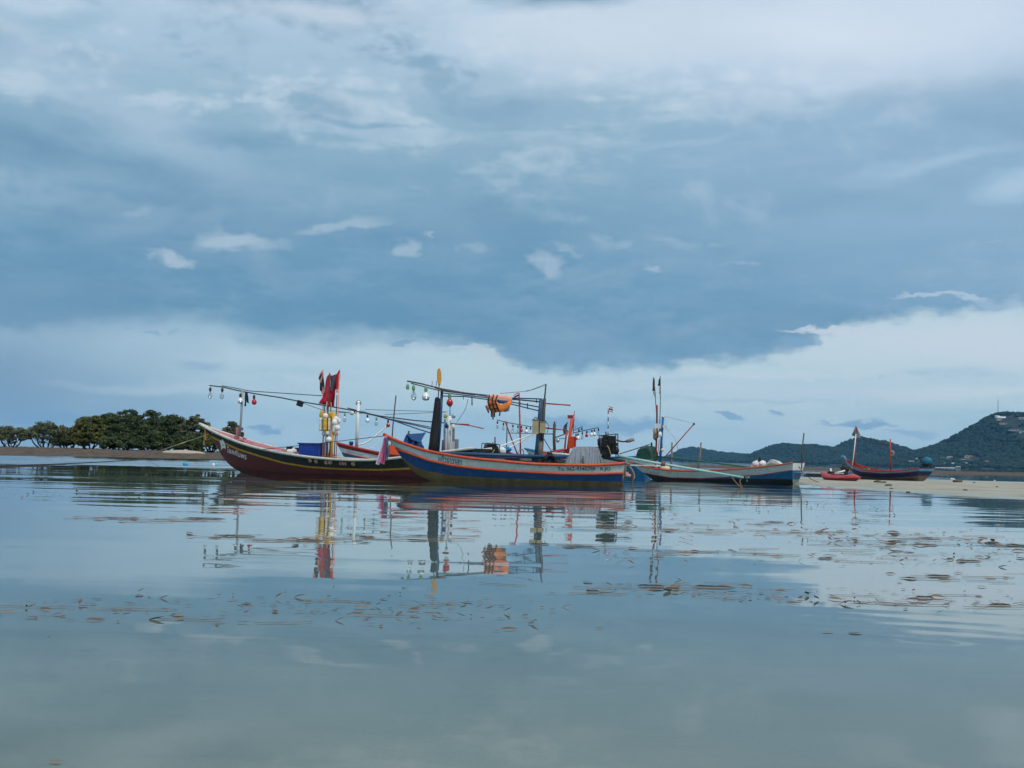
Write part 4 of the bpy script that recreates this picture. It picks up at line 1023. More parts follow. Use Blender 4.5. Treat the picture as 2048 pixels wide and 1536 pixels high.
# ------------------------------------------------------------------ maroon boat
fB = Frame(948, 57.5, 400, 63.0); b = lambda px, py, off=0.: fB.pt(px, py, off)
B = thing('fishing_boat', 'long maroon fishing boat with black and yellow bands and a high prow', 'boat', fB.w(fB.L*.45, 0, 0), GB)
HB = make_hull(B, fB,
    [(948, 897), (900, 903), (860, 908), (805, 915.5), (772, 919), (741, 921), (700, 921), (661, 919), (614, 914.5), (567, 907.5), (521, 898), (489, 889.5), (458, 878), (427, 864), (412, 856), (399, 848)],
    [(930, 972), (800, 972), (640, 968), (540, 960), (500, 951), (482, 945), (468, 938), (456, 928), (447, 917), (435, 897), (424, 876), (412, 861), (399, 848)], 1.15,
    [[(402, 857), (416, 868), (442, 881), (474, 896), (521, 911), (567, 924), (614, 932), (661, 935.5), (700, 937), (756, 938), (819, 935), (940, 922)],
     [(404, 861), (416, 872), (442, 885), (474, 899.5), (521, 914.5), (567, 927.5), (614, 935), (661, 938.5), (700, 940), (756, 941.5), (819, 939), (940, 926)],
     [(446, 921), (470, 931), (500, 938), (540, 943), (600, 947), (700, 950), (820, 953), (940, 950)]],
    [P_BLACK, P_YELLOW, P_MAROON, mat('dark_maroon_bottom', (78, 32, 28), .7, .25, 3, grime=.15)], [('top', mat('cream_rail_paint', (206, 200, 186), .6, .1, 3, grime=.35), .06)], P_PINK, deck=.6)
lettering(HB, 'โชคกันพร', (454, 904.5), (493, 919.5), 12, LETW, bold=.01, up=(0, -1))
decal(HB, [(444, 878), (448, 883), (451, 892), (451.5, 898), (450, 897), (447, 896), (444, 897.5), (442, 901), (442, 893), (440, 886), (439, 881), (443, 881.5)], LETW, 'emblem')
decal(HB, [(444, 887), (446.5, 890), (447.5, 889.5), (446, 892), (444.5, 890)], LETN, 'emblem_mark')
# pink coaming along the foredeck
G = []
for x0, y0, y1 in ((414, 856.5, 854), (430, 864, 858.5), (450, 873, 866), (470, 880, 872), (490, 887, 878), (515, 893, 885), (540, 899, 892), (562, 904, 899), (566, 905, 904)):
    G.append([b(x0, y0+6, -.25), b(x0, y1, -.25), b(x0, y1, -.36), b(x0, y0+6, -.36)])
MB().grid(G).build('coaming', P_PINK, B)
MB().box(b(475.5, 866, -.2), fB.h*.06, fB.n*.06, Z*.26).build('bitt', P_PINK, B)
MB().tube([b(479, 872, -.05), b(482, 840, -.05), b(485, 778, -.05)], .05, 8).build('fore_mast', STEELG, B)
for pts, r, m in (([(419, 771), (445, 774), (485, 783), (520, 789), (560, 795), (600, 803), (650, 811), (690, 818)], .042, STEELD), ([(444, 771.5), (470, 776), (500, 782), (560, 786), (650, 792)], .028, STEELD), ([(690, 818), (760, 832), (830, 841), (892, 846)], .04, WOODD),
                  ([(893, 846), (940, 851), (967, 857)], .035, REDPOLE), ([(605, 806), (645, 820), (690, 824)], .018, STEELD), ([(700, 820), (780, 838), (860, 854)], .03, STEELB), ([(892, 847), (938, 849)], .045, REDPOLE)):
    MB().tube([b(x, y, -.1) for x, y in pts], r*.7, 6).build('boom', m, B)
MB().box(b(600, 807, .05), (fB.h+Z*.3).normalized()*.12, fB.n*.08, (Z-fB.h*.3).normalized()*.12).build('floodlight', P_BLACK, B)
# aft mast cluster
for pts, r, m in (([(897, 912), (898, 860), (899, 832)], .095, WHITEP), ([(889, 912), (889, 862), (890, 838)], .045, STEELG), ([(906, 912), (907, 870), (907, 852)], .05, WOOD), ([(884, 912), (886, 880)], .04, WOODD), ([(900, 832), (900, 812)], .022, P_SKY)):
    MB().tube([b(x, y, -.1) for x, y in pts], r, 8).build('aft_mast', m, B)
MB().tube([b(869, 905), b(871, 870)], .03, 6).build('stay_post', WOODD, B)
MB().box(b(905, 898, .1), fB.h*.09, fB.n*.1, Z*.3).build('locker', P_GREY, B); MB().box(b(912, 895, .0), fB.h*.07, fB.n*.1, Z*.34).build('locker', mat('slate_box', (116, 130, 140), .6, .1, 5), B)
for x, y, m in ((891, 832, mat('yellow_lens', (176, 172, 92), .3, .1, 6)), (907, 832, CHROME), (893, 852, P_BLUE), (906, 853, WHITEP)):
    MB().lathe(b(x, y, .08), [(.02, -.08), (.07, -.06), (.1, 0), (.09, .02), (.02, .03)], 12, axis=fB.n).build('spotlight', m, B)
MB().lathe(b(900, 812, -.1), [(.02, -.04), (.07, -.02), (.08, .06), (.03, .12)], 10).build('mast_light', P_TEAL, B)
for px, py, k, lb in ((421, 773, 'clear', 'clear lamp at the very tip of the maroon boat boom'), (445, 774, 'clear', 'second clear lamp along the maroon boat boom'), (481, 785, 'white', 'white lamp hanging beside the maroon boat fore mast'), (508, 788, 'red', 'red lamp under the maroon boat boom')):
    lamp(b(px, py, .05), k, lb, .95)
T = thing('black_rag', 'black rag tied under the maroon boat boom', 'rag', b(493, 790))
cloth(T, 'strip', [b(489.5, 784, .1), b(494, 785, .1), b(493, 812, .1), b(488.5, 813, .1)], CLOTHB, .03, 8, 1); cloth(T, 'strip', [b(493, 785, .05), b(496, 786, .05), b(498, 807, .05), b(494, 805, .05)], CLOTHB, .03, 8, 3)
# gear on deck
T = thing('fish_crate', 'deep blue plastic crate on the maroon boat deck', 'crate', b(624, 913)); c = b(624, 901, -.1); CB = mat('blue_crate_plastic', (22, 62, 148), .45, .1, 5)
hw, hd, hh = .46, .32, .28
for s in (-1, 1): MB().box(c+fB.n*(s*hd), fB.h*hw, fB.n*.02, Z*hh).build('side', CB, T); MB().box(c+fB.h*(s*hw), fB.h*.02, fB.n*(hd-.025), Z*hh).build('end', CB, T)
MB().box(c-Z*hh, fB.h*(hw-.03), fB.n*(hd-.03), Z*.02).build('bottom', CB, T)
rb = MB()
for s in (-1, 1): rb.box(c+fB.n*(s*(hd+.015))+Z*(hh+.012), fB.h*(hw+.05), fB.n*.035, Z*.03); rb.box(c+fB.h*(s*(hw+.015))+Z*(hh+.012), fB.h*.035, fB.n*(hd-.03), Z*.03)
rb.build('rim', CB, T)
tag(MB().ico(b(583, 904, -.1), (.24, .2, .14), 3, .06).ico(b(588, 902, -.1), (.12, .14, .12), 2, .08).build('sack', mat('white_sack', (222, 220, 216), .85, .06, 8, bump=.01), base=b(583, 908, -.1)), 'white sack beside the blue crate', 'sack')
tag(MB().box(b(579, 899, -.35), fB.h*.1, fB.n*.1, Z*.13).box(b(596, 900, -.35), fB.h*.16, fB.n*.1, Z*.1).build('black_box', P_BLACK, base=b(585, 906, -.35)), 'black box behind the white sack', 'box')
for i, (x, y, s) in enumerate(((622, 913, 1.5), (634, 919, 1), (653, 920, 1), (661, 920, 1.1), (684, 922, 1), (691, 923, .8), (708, 923, 1))):
    mb = MB()
    for k in range(4): q = b(x+random.uniform(-3, 3), y+random.uniform(-1, 2), 1.16); mb.tube(smooth_path([q, q+Z*-.08*s+fB.h*.05, q-Z*.15*s], 3), .025*s, 5)
    tag(mb.build('rope_hank', NETM, base=b(x, y, 1.16)), ['pale rope heap on the rail next to the blue crate', 'rope hank on the maroon boat rail just below the crate corner', 'rope hank on the rail under the flag poles, crate side', 'rope hank on the rail directly under the flag poles', 'rope hank on the rail right of the flag poles', 'small rope hank second right of the flag poles', 'last rope hank on the maroon rail before the ribbons'][i], 'rope', 'rope hanks on the maroon rail')
mb = MB()
for k in range(9): q = b(480+random.uniform(-6, 9), 882+random.uniform(-3, 4), -.05); mb.tube(smooth_path([q, q+Vector((random.uniform(-.2, .2), random.uniform(-.1, .1), random.uniform(-.1, .12))), q+Vector((random.uniform(-.2, .2), 0, random.uniform(-.12, .05)))], 3), .03, 5)
tag(mb.build('anchor_rope', mat('rose_rope', (168, 110, 108), .9, .2, 12), base=b(482, 888, -.05)), 'tangled reddish anchor rope at the foot of the maroon fore mast', 'rope')
# marker poles with flags and floats
def marker(label, foot, top, r, m, flags=(), floats=(), off=0.):
    T = thing('marker_pole', label, 'marker pole', b(*foot, off), 'net marker poles on the maroon boat'); pole(T, 'pole', [b(*foot, off), b((foot[0]+top[0])/2+.5, (foot[1]+top[1])/2, off), b(*top, off)], r, m, 6)
    for i, (poly, mm) in enumerate(flags): cloth(T, 'flag', [b(x, y, off+.02) for x, y in poly], mm, .045, 7, i+len(label))
    for x, y, kind in floats:
        c = b(x, y, off+.12)
        if kind == 'ball': MB().ico(c, .125, 3, .0).build('float', FOAM, T)
        elif kind == 'cyl': MB().lathe(c-Z*.28, [(.03, 0), (.085, .02), (.09, .12), (.082, .14), (.09, .16), (.09, .4), (.082, .42), (.09, .44), (.085, .55), (.03, .57)], 12).build('float', FOAM, T)
        else: MB().lathe(c-Z*.28, [(.03, 0), (.085, .02), (.09, .12), (.082, .14), (.09, .16), (.09, .4), (.082, .42), (.09, .44), (.085, .55), (.03, .57)], 12).build('float', FOAMY, T)
    return T
marker('marker pole with dark and salmon flag, leftmost in the bundle', (646, 918), (645.5, 740), .022, CLOTHS, [([(644, 742), (646.5, 738), (645, 770), (636, 757)], CLOTHS), ([(639, 752), (647, 744), (648, 786), (639, 781)], CLOTHB), ([(642, 781), (648, 778), (648, 796), (643, 790)], CLOTHS)], [(642, 849, 'cyl')], .1)
marker('marker pole with tall bright red flag in the bundle middle', (652, 919), (659, 746), .024, WOODD, [([(652, 757), (660, 746), (662, 800), (646, 806)], CLOTHR), ([(648, 786), (662, 790), (660, 812), (639, 807)], CLOTHM)], [(650, 849, 'ycyl'), (651, 832, 'ball')], .2)
marker('marker pole with slate flag over magenta cloth', (659, 919), (662, 750), .022, WOODD, [([(661, 753), (674, 747), (673, 780), (661, 784)], mat('slate_cloth', (84, 84, 98), .85, .12, 6)), ([(658, 776), (671, 770), (670, 814), (656, 811)], CLOTHM)], [(659, 849, 'cyl'), (656, 866, 'ball')], .0)
marker('marker pole with red pennant reaching highest at the bundle end', (672, 918), (679, 740), .022, CLOTHS, [([(670, 751), (680, 739), (678, 777), (671, 777)], CLOTHR), ([(672, 774), (677, 774), (675, 786), (671, 784)], CLOTHS)], [(675, 856, 'ball'), (669, 852, 'cyl')], .15)
marker('bare thick yellow marker pole', (662, 918), (667, 826), .06, FOAMY, [], [(658, 879, 'ball')], .25)
marker('second bare yellow marker pole leaning outward', (657, 918), (671, 832), .045, FOAMY, [], [(676, 842, 'ball')], -.1)
marker('grey bare marker pole beside the crate', (644, 918), (650, 795), .03, STEELG, [], [(649, 867, 'ball')], -.1)
marker('dark bare marker pole at the outer side of the bundle', (668, 918), (674, 790), .022, WOODD, [], [(672, 866, 'ball')], -.2)
marker('tan bamboo marker pole in the middle of the bundle', (655, 919), (655, 800), .035, mat('tan_bamboo', (176, 148, 96), .7, .15, 6), [], [], .12)
marker('slim tan bamboo marker pole between the yellow ones', (665, 919), (662, 805), .028, mat('tan_bamboo', (176, 148, 96)), [], [(672, 838, 'ball')], .05)
marker('pale blue footed marker pole next to the tan ones', (649, 919), (654, 800), .03, mat('pale_pole', (186, 180, 164), .7, .1, 6), [], [(669, 845, 'ball')], .18)
ba = MB()
for k in range(9): ba.ico(b(644+k*3.2, 833+(k % 3)*3-abs(k-4)*.8, .1), (.12, .1, .2), 2, .1, seed=k)
tag(ba.build('float_bag', mat('yellow_net_bag', (196, 156, 58), .8, .2, 10, bump=.02), base=b(656, 842, .1)), 'yellow net bag of floats tied round the marker poles', 'net bag')
T = thing('prow_streamers', 'faded yellow and purple cloth streamers on the maroon prow', 'streamers', b(409, 895)); ST = [mat('yellow_streamer', (186, 158, 70), .85, .1, 8), mat('purple_streamer', (88, 60, 84), .85, .1, 8), mat('orange_streamer', (176, 110, 74), .85, .1, 8)]
for i, (x0, x1, x2, x3, y1) in enumerate(((409, 412, 410, 406, 890), (410, 413, 412, 409, 895), (408, 411, 414, 411, 880))): cloth(T, 'streamer', [b(x0, 853, .1+.03*i), b(x1, 854, .1+.03*i), b(x2, y1, .15+.03*i), b(x3, y1, .15+.03*i)], ST[i], .025, 8, i)
rope('tan mooring rope running from the maroon prow down to the water', [b(425, 866, .3), atY(380, 881, 70), atY(330, 898, 78), atZ(283, 914)], .025, ROPE)
rope('dark line slung from the maroon deck to the nearest boat prow', [b(525, 899, 1.1), b(600, 891, 1.2), b(680, 882, 1.2), fA.pt(767, 872)], .014, ROPED, 'tie_line')
rope('dark floating line lying across the water toward the island', [atZ(-60, 934), atZ(60, 931), atZ(160, 927), atZ(250, 922), atZ(345, 917.5)], .06, ROPED, 'floating_line')

# ------------------------------------------------------------------ red, white and blue boat behind
fC = Frame(975, 74, 673, 72); c_ = lambda px, py, off=0.: fC.pt(px, py, off)
C = thing('fishing_boat', 'blue hulled boat with red gunwale and white mast behind the maroon one', 'boat', fC.w(fC.L*.45, 0, 0), GB)
HC_ = make_hull(C, fC, [(975, 905), (900, 912), (850, 914), (805, 912.5), (756, 906), (709, 896), (690, 891), (673, 887)],
    [(965, 950), (850, 950), (720, 947), (702, 938), (692, 922), (683, 905), (673, 887)], 1.0, [[(676, 894), (709, 901.5), (756, 911), (805, 917), (975, 912)], [(682, 905), (700, 909), (725, 915), (756, 921), (820, 928), (975, 925)]],
    [P_RED, P_GREY, P_TURQ], [('top', P_RED, .07), (1, P_RED, .035)], P_INSIDE)
lettering(HC_, 'แสงจันทร์ทอง', (692, 905), (727, 913), 5.5, LETB, up=(0, -1))
CM = sub(MB().tube([c_(713, 897), c_(715, 850), c_(717, 805)], .085, 10).build('fore_mast', WHITEP, C), C)
MB().lathe(c_(717, 806, .02), [(.03, -.12), (.12, -.08), (.15, 0), (.05, .05)], 12, axis=fC.n).build('searchlight', CHROME, CM)
for x, y in ((706, 822), (723, 823), (704, 826)): MB().lathe(c_(x, y, .12), [(.02, -.1), (.1, -.08), (.12, 0), (.02, .02)], 10, axis=fC.n-Z*.3).build('spotlight', [P_TEAL, P_NAVY, WHITEP][x % 3], CM)
MB().tube([c_(675, 824), c_(713, 826)], 0.025, 6).build('boom', STEELD, C)
MB().tube([c_(695, 816), c_(740, 828), c_(775, 838), c_(820, 848), c_(872, 860)], 0.032, 6).build('boom', STEELD, C)
MB().tube([c_(720, 822), c_(790, 842), c_(830, 856), c_(880, 872)], 0.035, 6).build('boom', STEELB, C)
MB().tube(smooth_path([c_(776, 850), c_(748, 874), c_(730, 886), c_(713, 890)], 4), .045, 6).build('gantry_pipe', WHITEP, C)
MB().tube(smooth_path([c_(776, 850), c_(760, 880), c_(746, 894), c_(730, 898)], 4), .018, 6).build('gantry_pipe', WHITEP, C)
MB().tube([c_(782, 905), c_(786, 850), c_(792, 791)], .035, 6).build('pole', WOODD, C)
MB().tube([c_(730, 819), c_(870, 823), c_(895, 824)], .012, 4).build('stay_wire', ROPED, C); MB().tube([c_(770, 829), c_(895, 824)], .012, 4).build('stay_wire', ROPED, C)
MB().box(c_(789, 899, .5), fC.h*.26, fC.n*.15, Z*.25).build('hatch_box', mat('orange_box', (214, 82, 26), .6, .08, 5), C)
MB().lathe(c_(702, 899, -.2), [(.1, 0), (.1, .2), (.07, .24), (.11, .26), (.11, .4), (.08, .42)], 10).build('drum', P_BLUE, C)
for px, py, k, lb in ((690, 825, 'clear', 'clear lamp left of the white mast, behind the flag poles'), (735, 828, 'white', 'small white lamp just right of the white mast'), (753, 833, 'clear', 'small clear lamp third along the boom right of the white mast'), (776, 838, 'red', 'small red lamp right of the white mast')):
    lamp(c_(px, py, .05), k, lb, .85, 'green' if k == 'clear' else 'black')
T = thing('blue_tarpaulin', 'crumpled blue tarpaulin heap behind the nearest prow', 'tarpaulin', c_(825, 905, -.2)); rg = np.random.default_rng(5); BT = mat('blue_tarp_cloth', (20, 74, 128), .55, .25, 5, bump=.02); G = []
for v in np.linspace(0, 1, 13):
    row = []
    for u in np.linspace(0, 1, 19):
        topy = np.interp(u, [0, .12, .3, .5, .7, .88, 1], [893, 880, 866, 872, 868, 880, 895]); x = 802+46*u
        row.append(c_(x, topy+(903-topy)*v, .3*math.sin(v*2.4)+.12*math.sin(u*23+v*5)-.2)+Vector((0, 0, .06*rg.normal())))
    G.append(row)
MB().grid(G, 0, False).build('sheet', BT, T); MB().tube([c_(812, 872, -.2), c_(832, 871, -.1), c_(851, 866, .1)], .05, 6).add([c_(812, 868, .1), c_(851, 866, .1), c_(841, 885, .15), c_(826, 880, .2)], [(0, 1, 2, 3)]).build('flap', BT, T)
MB().tube([c_(816, 872), c_(818, 862)], .05, 6).build('prop_stick', WOODD, T)

# ------------------------------------------------------------------ boats showing over the nearest boat
fD = Frame(905, 64, 1130, 66); d_ = lambda px, py, off=0.: fD.pt(px, py, off)
D = thing('fishing_boat', 'low grey planked boat half hidden behind the nearest hull', 'boat', fD.w(fD.L*.5, 0, 0), GB)
make_hull(D, fD, [(905, 909), (960, 915), (1020, 918), (1070, 914), (1105, 907), (1130, 899)], [(910, 960), (1060, 960), (1095, 946), (1112, 925), (1130, 899)], .9, [[(905, 918), (1130, 912)]], [P_GREY, P_DKBLUE], [('top', P_RED, .05)], WOOD)
E2 = longtail(fD, (981, 913), .78, .62, 'black longtail engine on the half hidden grey boat', None, 9)
MB().tube([fD.pt(990, 893), fD.pt(990, 874)], .035, 6).build('exhaust_stack', STEELD, E2)
T = thing('cover_bundle', 'white and blue cloth bundle next to the hidden engine', 'cloth', d_(1005, 912))
MB().ico(d_(1003, 902), (.22, .2, .2), 3, .08).build('white_cloth', mat('white_cloth', (214, 216, 216), .85, .08, 6), T); MB().ico(d_(1012, 899, -.1), (.26, .2, .12), 3, .1).build('blue_cloth', mat('bright_blue_cloth', (36, 116, 168), .8, .15, 6), T)
fE = Frame(1120, 100, 985, 92); e_ = lambda px, py, off=0.: fE.pt(px, py, off)
E = thing('fishing_boat', 'far red and white boat with tall red pole and flag behind the boom', 'boat', fE.w(fE.L*.5, 0, 0), GB)
make_hull(E, fE, [(1120, 912), (1080, 916), (1045, 914), (1020, 907), (1003, 900), (985, 893)], [(1115, 948), (1040, 947), (1012, 940), (1000, 922), (985, 893)], .9, [[(985, 899), (1020, 912), (1120, 918)], [(985, 903), (1020, 918), (1120, 925)]], [P_RED, P_GREY, P_TURQ], [('top', P_RED, .06)], P_INSIDE)
MB().tube([e_(1041, 912), e_(1040, 850), e_(1038, 786)], .055, 8).build('pole', REDPOLE, E)
MB().tube([e_(1013, 912), e_(1014, 845)], .04, 6).build('pole', STEELD, E); MB().tube([e_(1010, 842), e_(1024, 880), e_(1036, 912)], .05, 6).build('stay', REDPOLE, E)
MB().tube([e_(994, 840), e_(1020, 846), e_(1060, 853), e_(1084, 855)], 0.028, 6).build('boom', STEELD, E); MB().tube([e_(1014, 866), e_(1066, 867)], 0.025, 6).build('boom', STEELD, E); MB().tube([e_(1080, 856), e_(1130, 860)], 0.035, 6).build('boom', REDPOLE, E)
MB().tube([e_(1001, 893), e_(1030, 881), e_(1068, 868)], .055, 6).build('white_pipe', WHITEP, E); MB().tube([e_(1004, 905), e_(1030, 889), e_(1058, 874)], .045, 6).build('white_pipe', WHITEP, E)
MB().tube(smooth_path([e_(1036, 908), e_(1038, 900), e_(1046, 900), e_(1047, 910)], 4), .04, 6).build('wheel_guard', STEELG, E)
thai_flag({'o': E['o'], '_b': E['_b']}, e_(1037, 796), Vector((-1, 0, -.35)), Z, .34, .38)
for i, (px, py, k) in enumerate(((995, 841, 'clear'), (1007, 844, 'clear'), (1026, 848, 'clear'), (1036, 849.5, 'clear'), (1043, 850.5, 'red'), (1053, 852, 'white'), (1061, 853, 'socket'))):
    lamp(e_(px, py, .05), k, ['outermost clear lamp on the far red boat boom', 'second clear lamp from the outer end of the far red boat boom', 'third clear lamp on the far red boat boom', 'clear lamp just left of the far red pole', 'red lamp hanging by the far red pole', 'white lamp right of the far red pole', 'bare socket at the inner end of the far red boat boom'][i], .95)
fF = Frame(1297, 84, 1050, 88); f_ = lambda px, py, off=0.: fF.pt(px, py, off)
FB = thing('fishing_boat', 'boat with thick orange mast and teal stern behind the tarpaulin', 'boat', fF.w(fF.L*.5, 0, 0), GB)
make_hull(FB, fF, [(1297, 913), (1250, 915), (1180, 916), (1120, 913), (1080, 906), (1050, 898)], [(1288, 966), (1120, 966), (1085, 950), (1068, 925), (1050, 898)], 1.1, [[(1050, 905), (1120, 920), (1200, 925), (1297, 930)]], [P_GREY, P_TURQ], [('top', P_TURQ, .06)], P_INSIDE)
ORM = mat('orange_mast_paint', (214, 78, 34), .6, .12, 4, grime=.12)
MB().tube([f_(1134, 916), f_(1139, 880), f_(1144, 838)], .1, 8).build('mast', ORM, FB); MB().tube([f_(1128, 912), f_(1132, 872), f_(1136, 862)], .06, 6).build('mast_leg', ORM, FB); MB().tube([f_(1141, 870), f_(1148, 838)], .05, 6).build('mast_leg', P_RED, FB)
MB().box(f_(1143, 885, .2), fF.h*.16, fF.n*.12, Z*.36).build('mast_box', mat('orange_cabinet', (212, 70, 18), .55, .08, 5), FB); MB().box(f_(1148, 884, .1), fF.h*.1, fF.n*.1, Z*.34).build('mast_box', P_RED, FB)
MB().box(f_(1141, 834), fF.h*.16, fF.n*.08, Z*.1).tube([f_(1135, 831), f_(1148, 831)], .03, 6).build('mast_head', P_RED, FB)
MB().tube([f_(1146, 870), f_(1149, 822)], .028, 6).build('aerial', REDPOLE, FB)
MB().tube([f_(1110, 914), f_(1108, 880), f_(1109, 848)], .09, 8).build('side_post', WOODD, FB); MB().tube([f_(1109, 848), f_(1109.5, 843)], .06, 6).build('post_cap', P_RED, FB)
for p0, p1, r, m in (((1090, 855), (1136, 861), .05, REDPOLE), ((1085, 868), (1108, 868), .045, STEELD), ((1108, 876), (1130, 868), .045, STEELD), ((1112, 878), (1133, 877), .03, STEELD), ((1146, 866), (1197, 855), .035, STEELD), ((1146, 861), (1165, 853), .03, STEELD), ((1150, 855), (1152, 853), .03, STEELD), ((1104, 899), (1122, 901), .04, STEELG)):
    MB().tube([f_(*p0), f_(*p1)], r*.75, 6).build('boom', m, FB)
MB().box(f_(1128, 902), fF.h*.2, fF.n*.1, Z*.12).build('winch', P_RED, FB)
MB().lathe(f_(1115, 881, .1), [(.02, -.08), (.12, -.06), (.13, 0), (.06, .03)], 12, axis=fF.n).build('spotlight', CHROME, FB)
G = [[f_(1128+8*u-2*math.sin(v*3), 843+26*v-8*(1-u)*(1-v)*-1, .1*math.sin(v*6+u*5)) for u in np.linspace(0, 1, 5)] for v in np.linspace(0, 1, 9)]
MB().grid(G).build('net_drape', mat('grey_net', (92, 104, 108), .9, .2, 10), FB)
for i, (px, py, k) in enumerate(((1152, 866, 'red'), (1156, 865, 'white'), (1165, 863, 'clear'), (1174, 860.5, 'red'), (1184, 858.5, 'white'), (1189, 857.5, 'white'), (1197, 855.5, 'clear'), (1158, 856.5, 'socket'), (1164, 854, 'socket'))):
    lamp(f_(px, py, .05), k, ['red lamp against the thick orange mast', 'white lamp next to the thick orange mast', 'clear lamp left of the lone red lamp on the orange mast boom', 'lone red lamp in the middle of the orange mast boom', 'first of two white lamps side by side on the orange mast boom', 'second of two white lamps side by side on the orange mast boom', 'clear lamp at the end of the orange mast boom', 'inner bare socket on the short upper boom of the orange mast', 'end socket on the short upper boom of the orange mast'][i], .85)

# ------------------------------------------------------------------ white boat with the two black flags
fG = Frame(1602, 67, 1258, 71.5); g_ = lambda px, py, off=0.: fG.pt(px, py, off)
GBT = thing('fishing_boat', 'grey white boat with blue bottom, square white stern and two black flags', 'boat', fG.w(fG.L*.45, 0, 0), GB)
HG = make_hull(GBT, fG, [(1586, 926), (1560, 930), (1518, 935), (1481, 938), (1434, 941), (1387, 942.5), (1341, 941.5), (1309, 938), (1285, 933), (1270, 929), (1257, 923)],
    [(1590, 972), (1500, 974), (1400, 974), (1340, 971), (1316, 966), (1302, 957), (1290, 948), (1275, 937), (1257, 923)], 1.05,
    [[(1262, 932), (1286, 945), (1309, 950), (1341, 955.5), (1403, 957), (1440, 955), (1518, 950.5), (1584, 940.5)], [(1262, 933), (1300, 949), (1400, 958.5), (1440, 957.5), (1480, 957), (1520, 957.5), (1584, 959)]],
    [P_GREY, mat('mid_blue_paint', (18, 96, 146), .55, .25, 2, grime=.2, seam=.8), mat('dark_bottom', (34, 42, 46), .85, .3, 4, grime=.2), WHITEP, P_TURQ, mat('pale_bottom', (168, 178, 172), .8, .2, 4, grime=.3)], [('top', P_INSIDE, .04), (0, P_RED, .022)], P_INSIDE, tmats=[3, 4, 5], uS=.82)  # lowest hull band is dark and climbs towards the bow
lettering(HG, 'ส.โชคดี', (1300, 946), (1318, 949), 4.5, LETN, up=(0, -1))
# bow platform and its post
MB().box(g_(1292, 931, .1), fG.h*.75, fG.n*.3, Z*.03).build('foredeck', WHITEP, GBT)
MB().box((g_(1587, 944, .5)+g_(1617, 945, -1.2))/2-fG.h*.1, fG.h*.12, fG.n*.85, Z*.025).build('stern_step', P_SKY, GBT)
MB().tube([g_(1601, 940, -.1)-fG.h*.06, g_(1604, 900, -.1), g_(1608, 866, -.1)], .032, 6).build('stern_pole', WOODD, GBT)
MB().tube(smooth_path([g_(1593, 933, .3)-fG.h*.1, g_(1598, 939, .2)-fG.h*.12, g_(1601, 944, .1)-fG.h*.1, g_(1607, 948, 0)-fG.h*.1], 4), .04, 6).build('stern_rope', ROPE, GBT)
MB().tube([g_(1311, 930), g_(1313, 880), g_(1314, 828), g_(1314, 810)], .045, 8).build('mast', REDPOLE, GBT)
MB().tube([g_(1320, 926), g_(1323, 880), g_(1326, 834)], .058, 8).build('mast', mat('bright_blue_pipe', (24, 98, 158), .5, .12, 5), GBT); MB().tube([g_(1326, 835), g_(1326, 831.5)], .08, 8).build('mast_cap', WHITEP, GBT)
MB().tube([g_(1320, 929), g_(1320, 940)], .1, 8).build('mast_step', STEELG, GBT)
MB().box(g_(1316, 852, .12), fG.h*.12, fG.n*.08, Z*.12).box(g_(1331, 853, .05), fG.h*.12, fG.n*.06, Z*.07).build('lamp_box', WHITEP, GBT)
MB().tube(smooth_path([g_(1322, 857, .1), g_(1317, 866, .1), g_(1313, 876, .1)], 4), .045, 6).ico(g_(1311, 874, .1), (.12, .1, .16), 2, .12).build('rope_coil', NETM, GBT)
MB().tube(smooth_path([g_(1319, 878), g_(1317, 900), g_(1322, 912), g_(1325, 890), g_(1323, 872)], 4), .02, 6).build('loose_line', STEELG, GBT)
MB().tube([g_(1330, 914, .2), g_(1388, 848, .2)], .028, 6).build('outrigger', REDPOLE, GBT); MB().lathe(g_(1388, 848, .2), [(.03, -.05), (.06, 0), (.03, .06)], 8).build('outrigger_tip', WOODD, GBT)
MB().tube([g_(1312, 913), g_(1400, 922), g_(1492, 933.5)], .038, 8).build('tail_pole', mat('green_pipe', (24, 104, 84), .5, .15, 5), GBT)
MB().tube([g_(1239, 908, .1), g_(1299, 889, .1)], .025, 6).build('tiller_bar', STEELD, GBT)
MB().tube([g_(1326, 832), g_(1388, 847)], .008, 4).build('stay_wire', ROPE, GBT); MB().tube([g_(1326, 850), g_(1350, 877), g_(1358, 905)], .008, 4).build('stay_wire', ROPE, GBT)
T = thing('covered_engine', 'engine under a dark green cover on the white boat foredeck', 'engine', g_(1294, 925)); G = []
prof = [(1276, 921), (1277, 906), (1283, 897), (1293, 893), (1304, 892), (1310, 898), (1313, 908), (1313, 921)]
for v in np.linspace(-1, 1, 11):
    s = math.sqrt(max(.02, 1-abs(v)**3)); cc = g_(1294, 912)
    G.append([cc+(g_(x+random.uniform(-1, 1), y+random.uniform(-.8, .8))-cc)*(.75+.25*s)+fG.n*(v*.42+random.uniform(-.03, .03)) for x, y in smooth_path([(x, y, 0) for x, y in prof], 3) for x, y in [(x, y)]] if False else [cc+(g_(q.x, q.y)-cc)*(.72+.28*s)+fG.n*(v*.42)+Vector((random.uniform(-.02, .02), random.uniform(-.03, .03), random.uniform(-.02, .02))) for q in smooth_path([(x, y, 0) for x, y in prof], 3)])
mb = MB().grid(G); mb.add(G[-1], [tuple(range(len(G[-1])))]); mb.add(G[0], [tuple(range(len(G[0])))[::-1]]); mb.build('cover', mat('dark_green_tarp', (30, 66, 56), .6, .3, 5, bump=.02), T)
MB().tube([g_(1303, 894), g_(1303, 885)], .05, 6).build('exhaust_pipe', P_DKBLUE, T); MB().box(g_(1302, 923), fG.h*.16, fG.n*.15, Z*.08).build('engine_bed', P_RED, T)
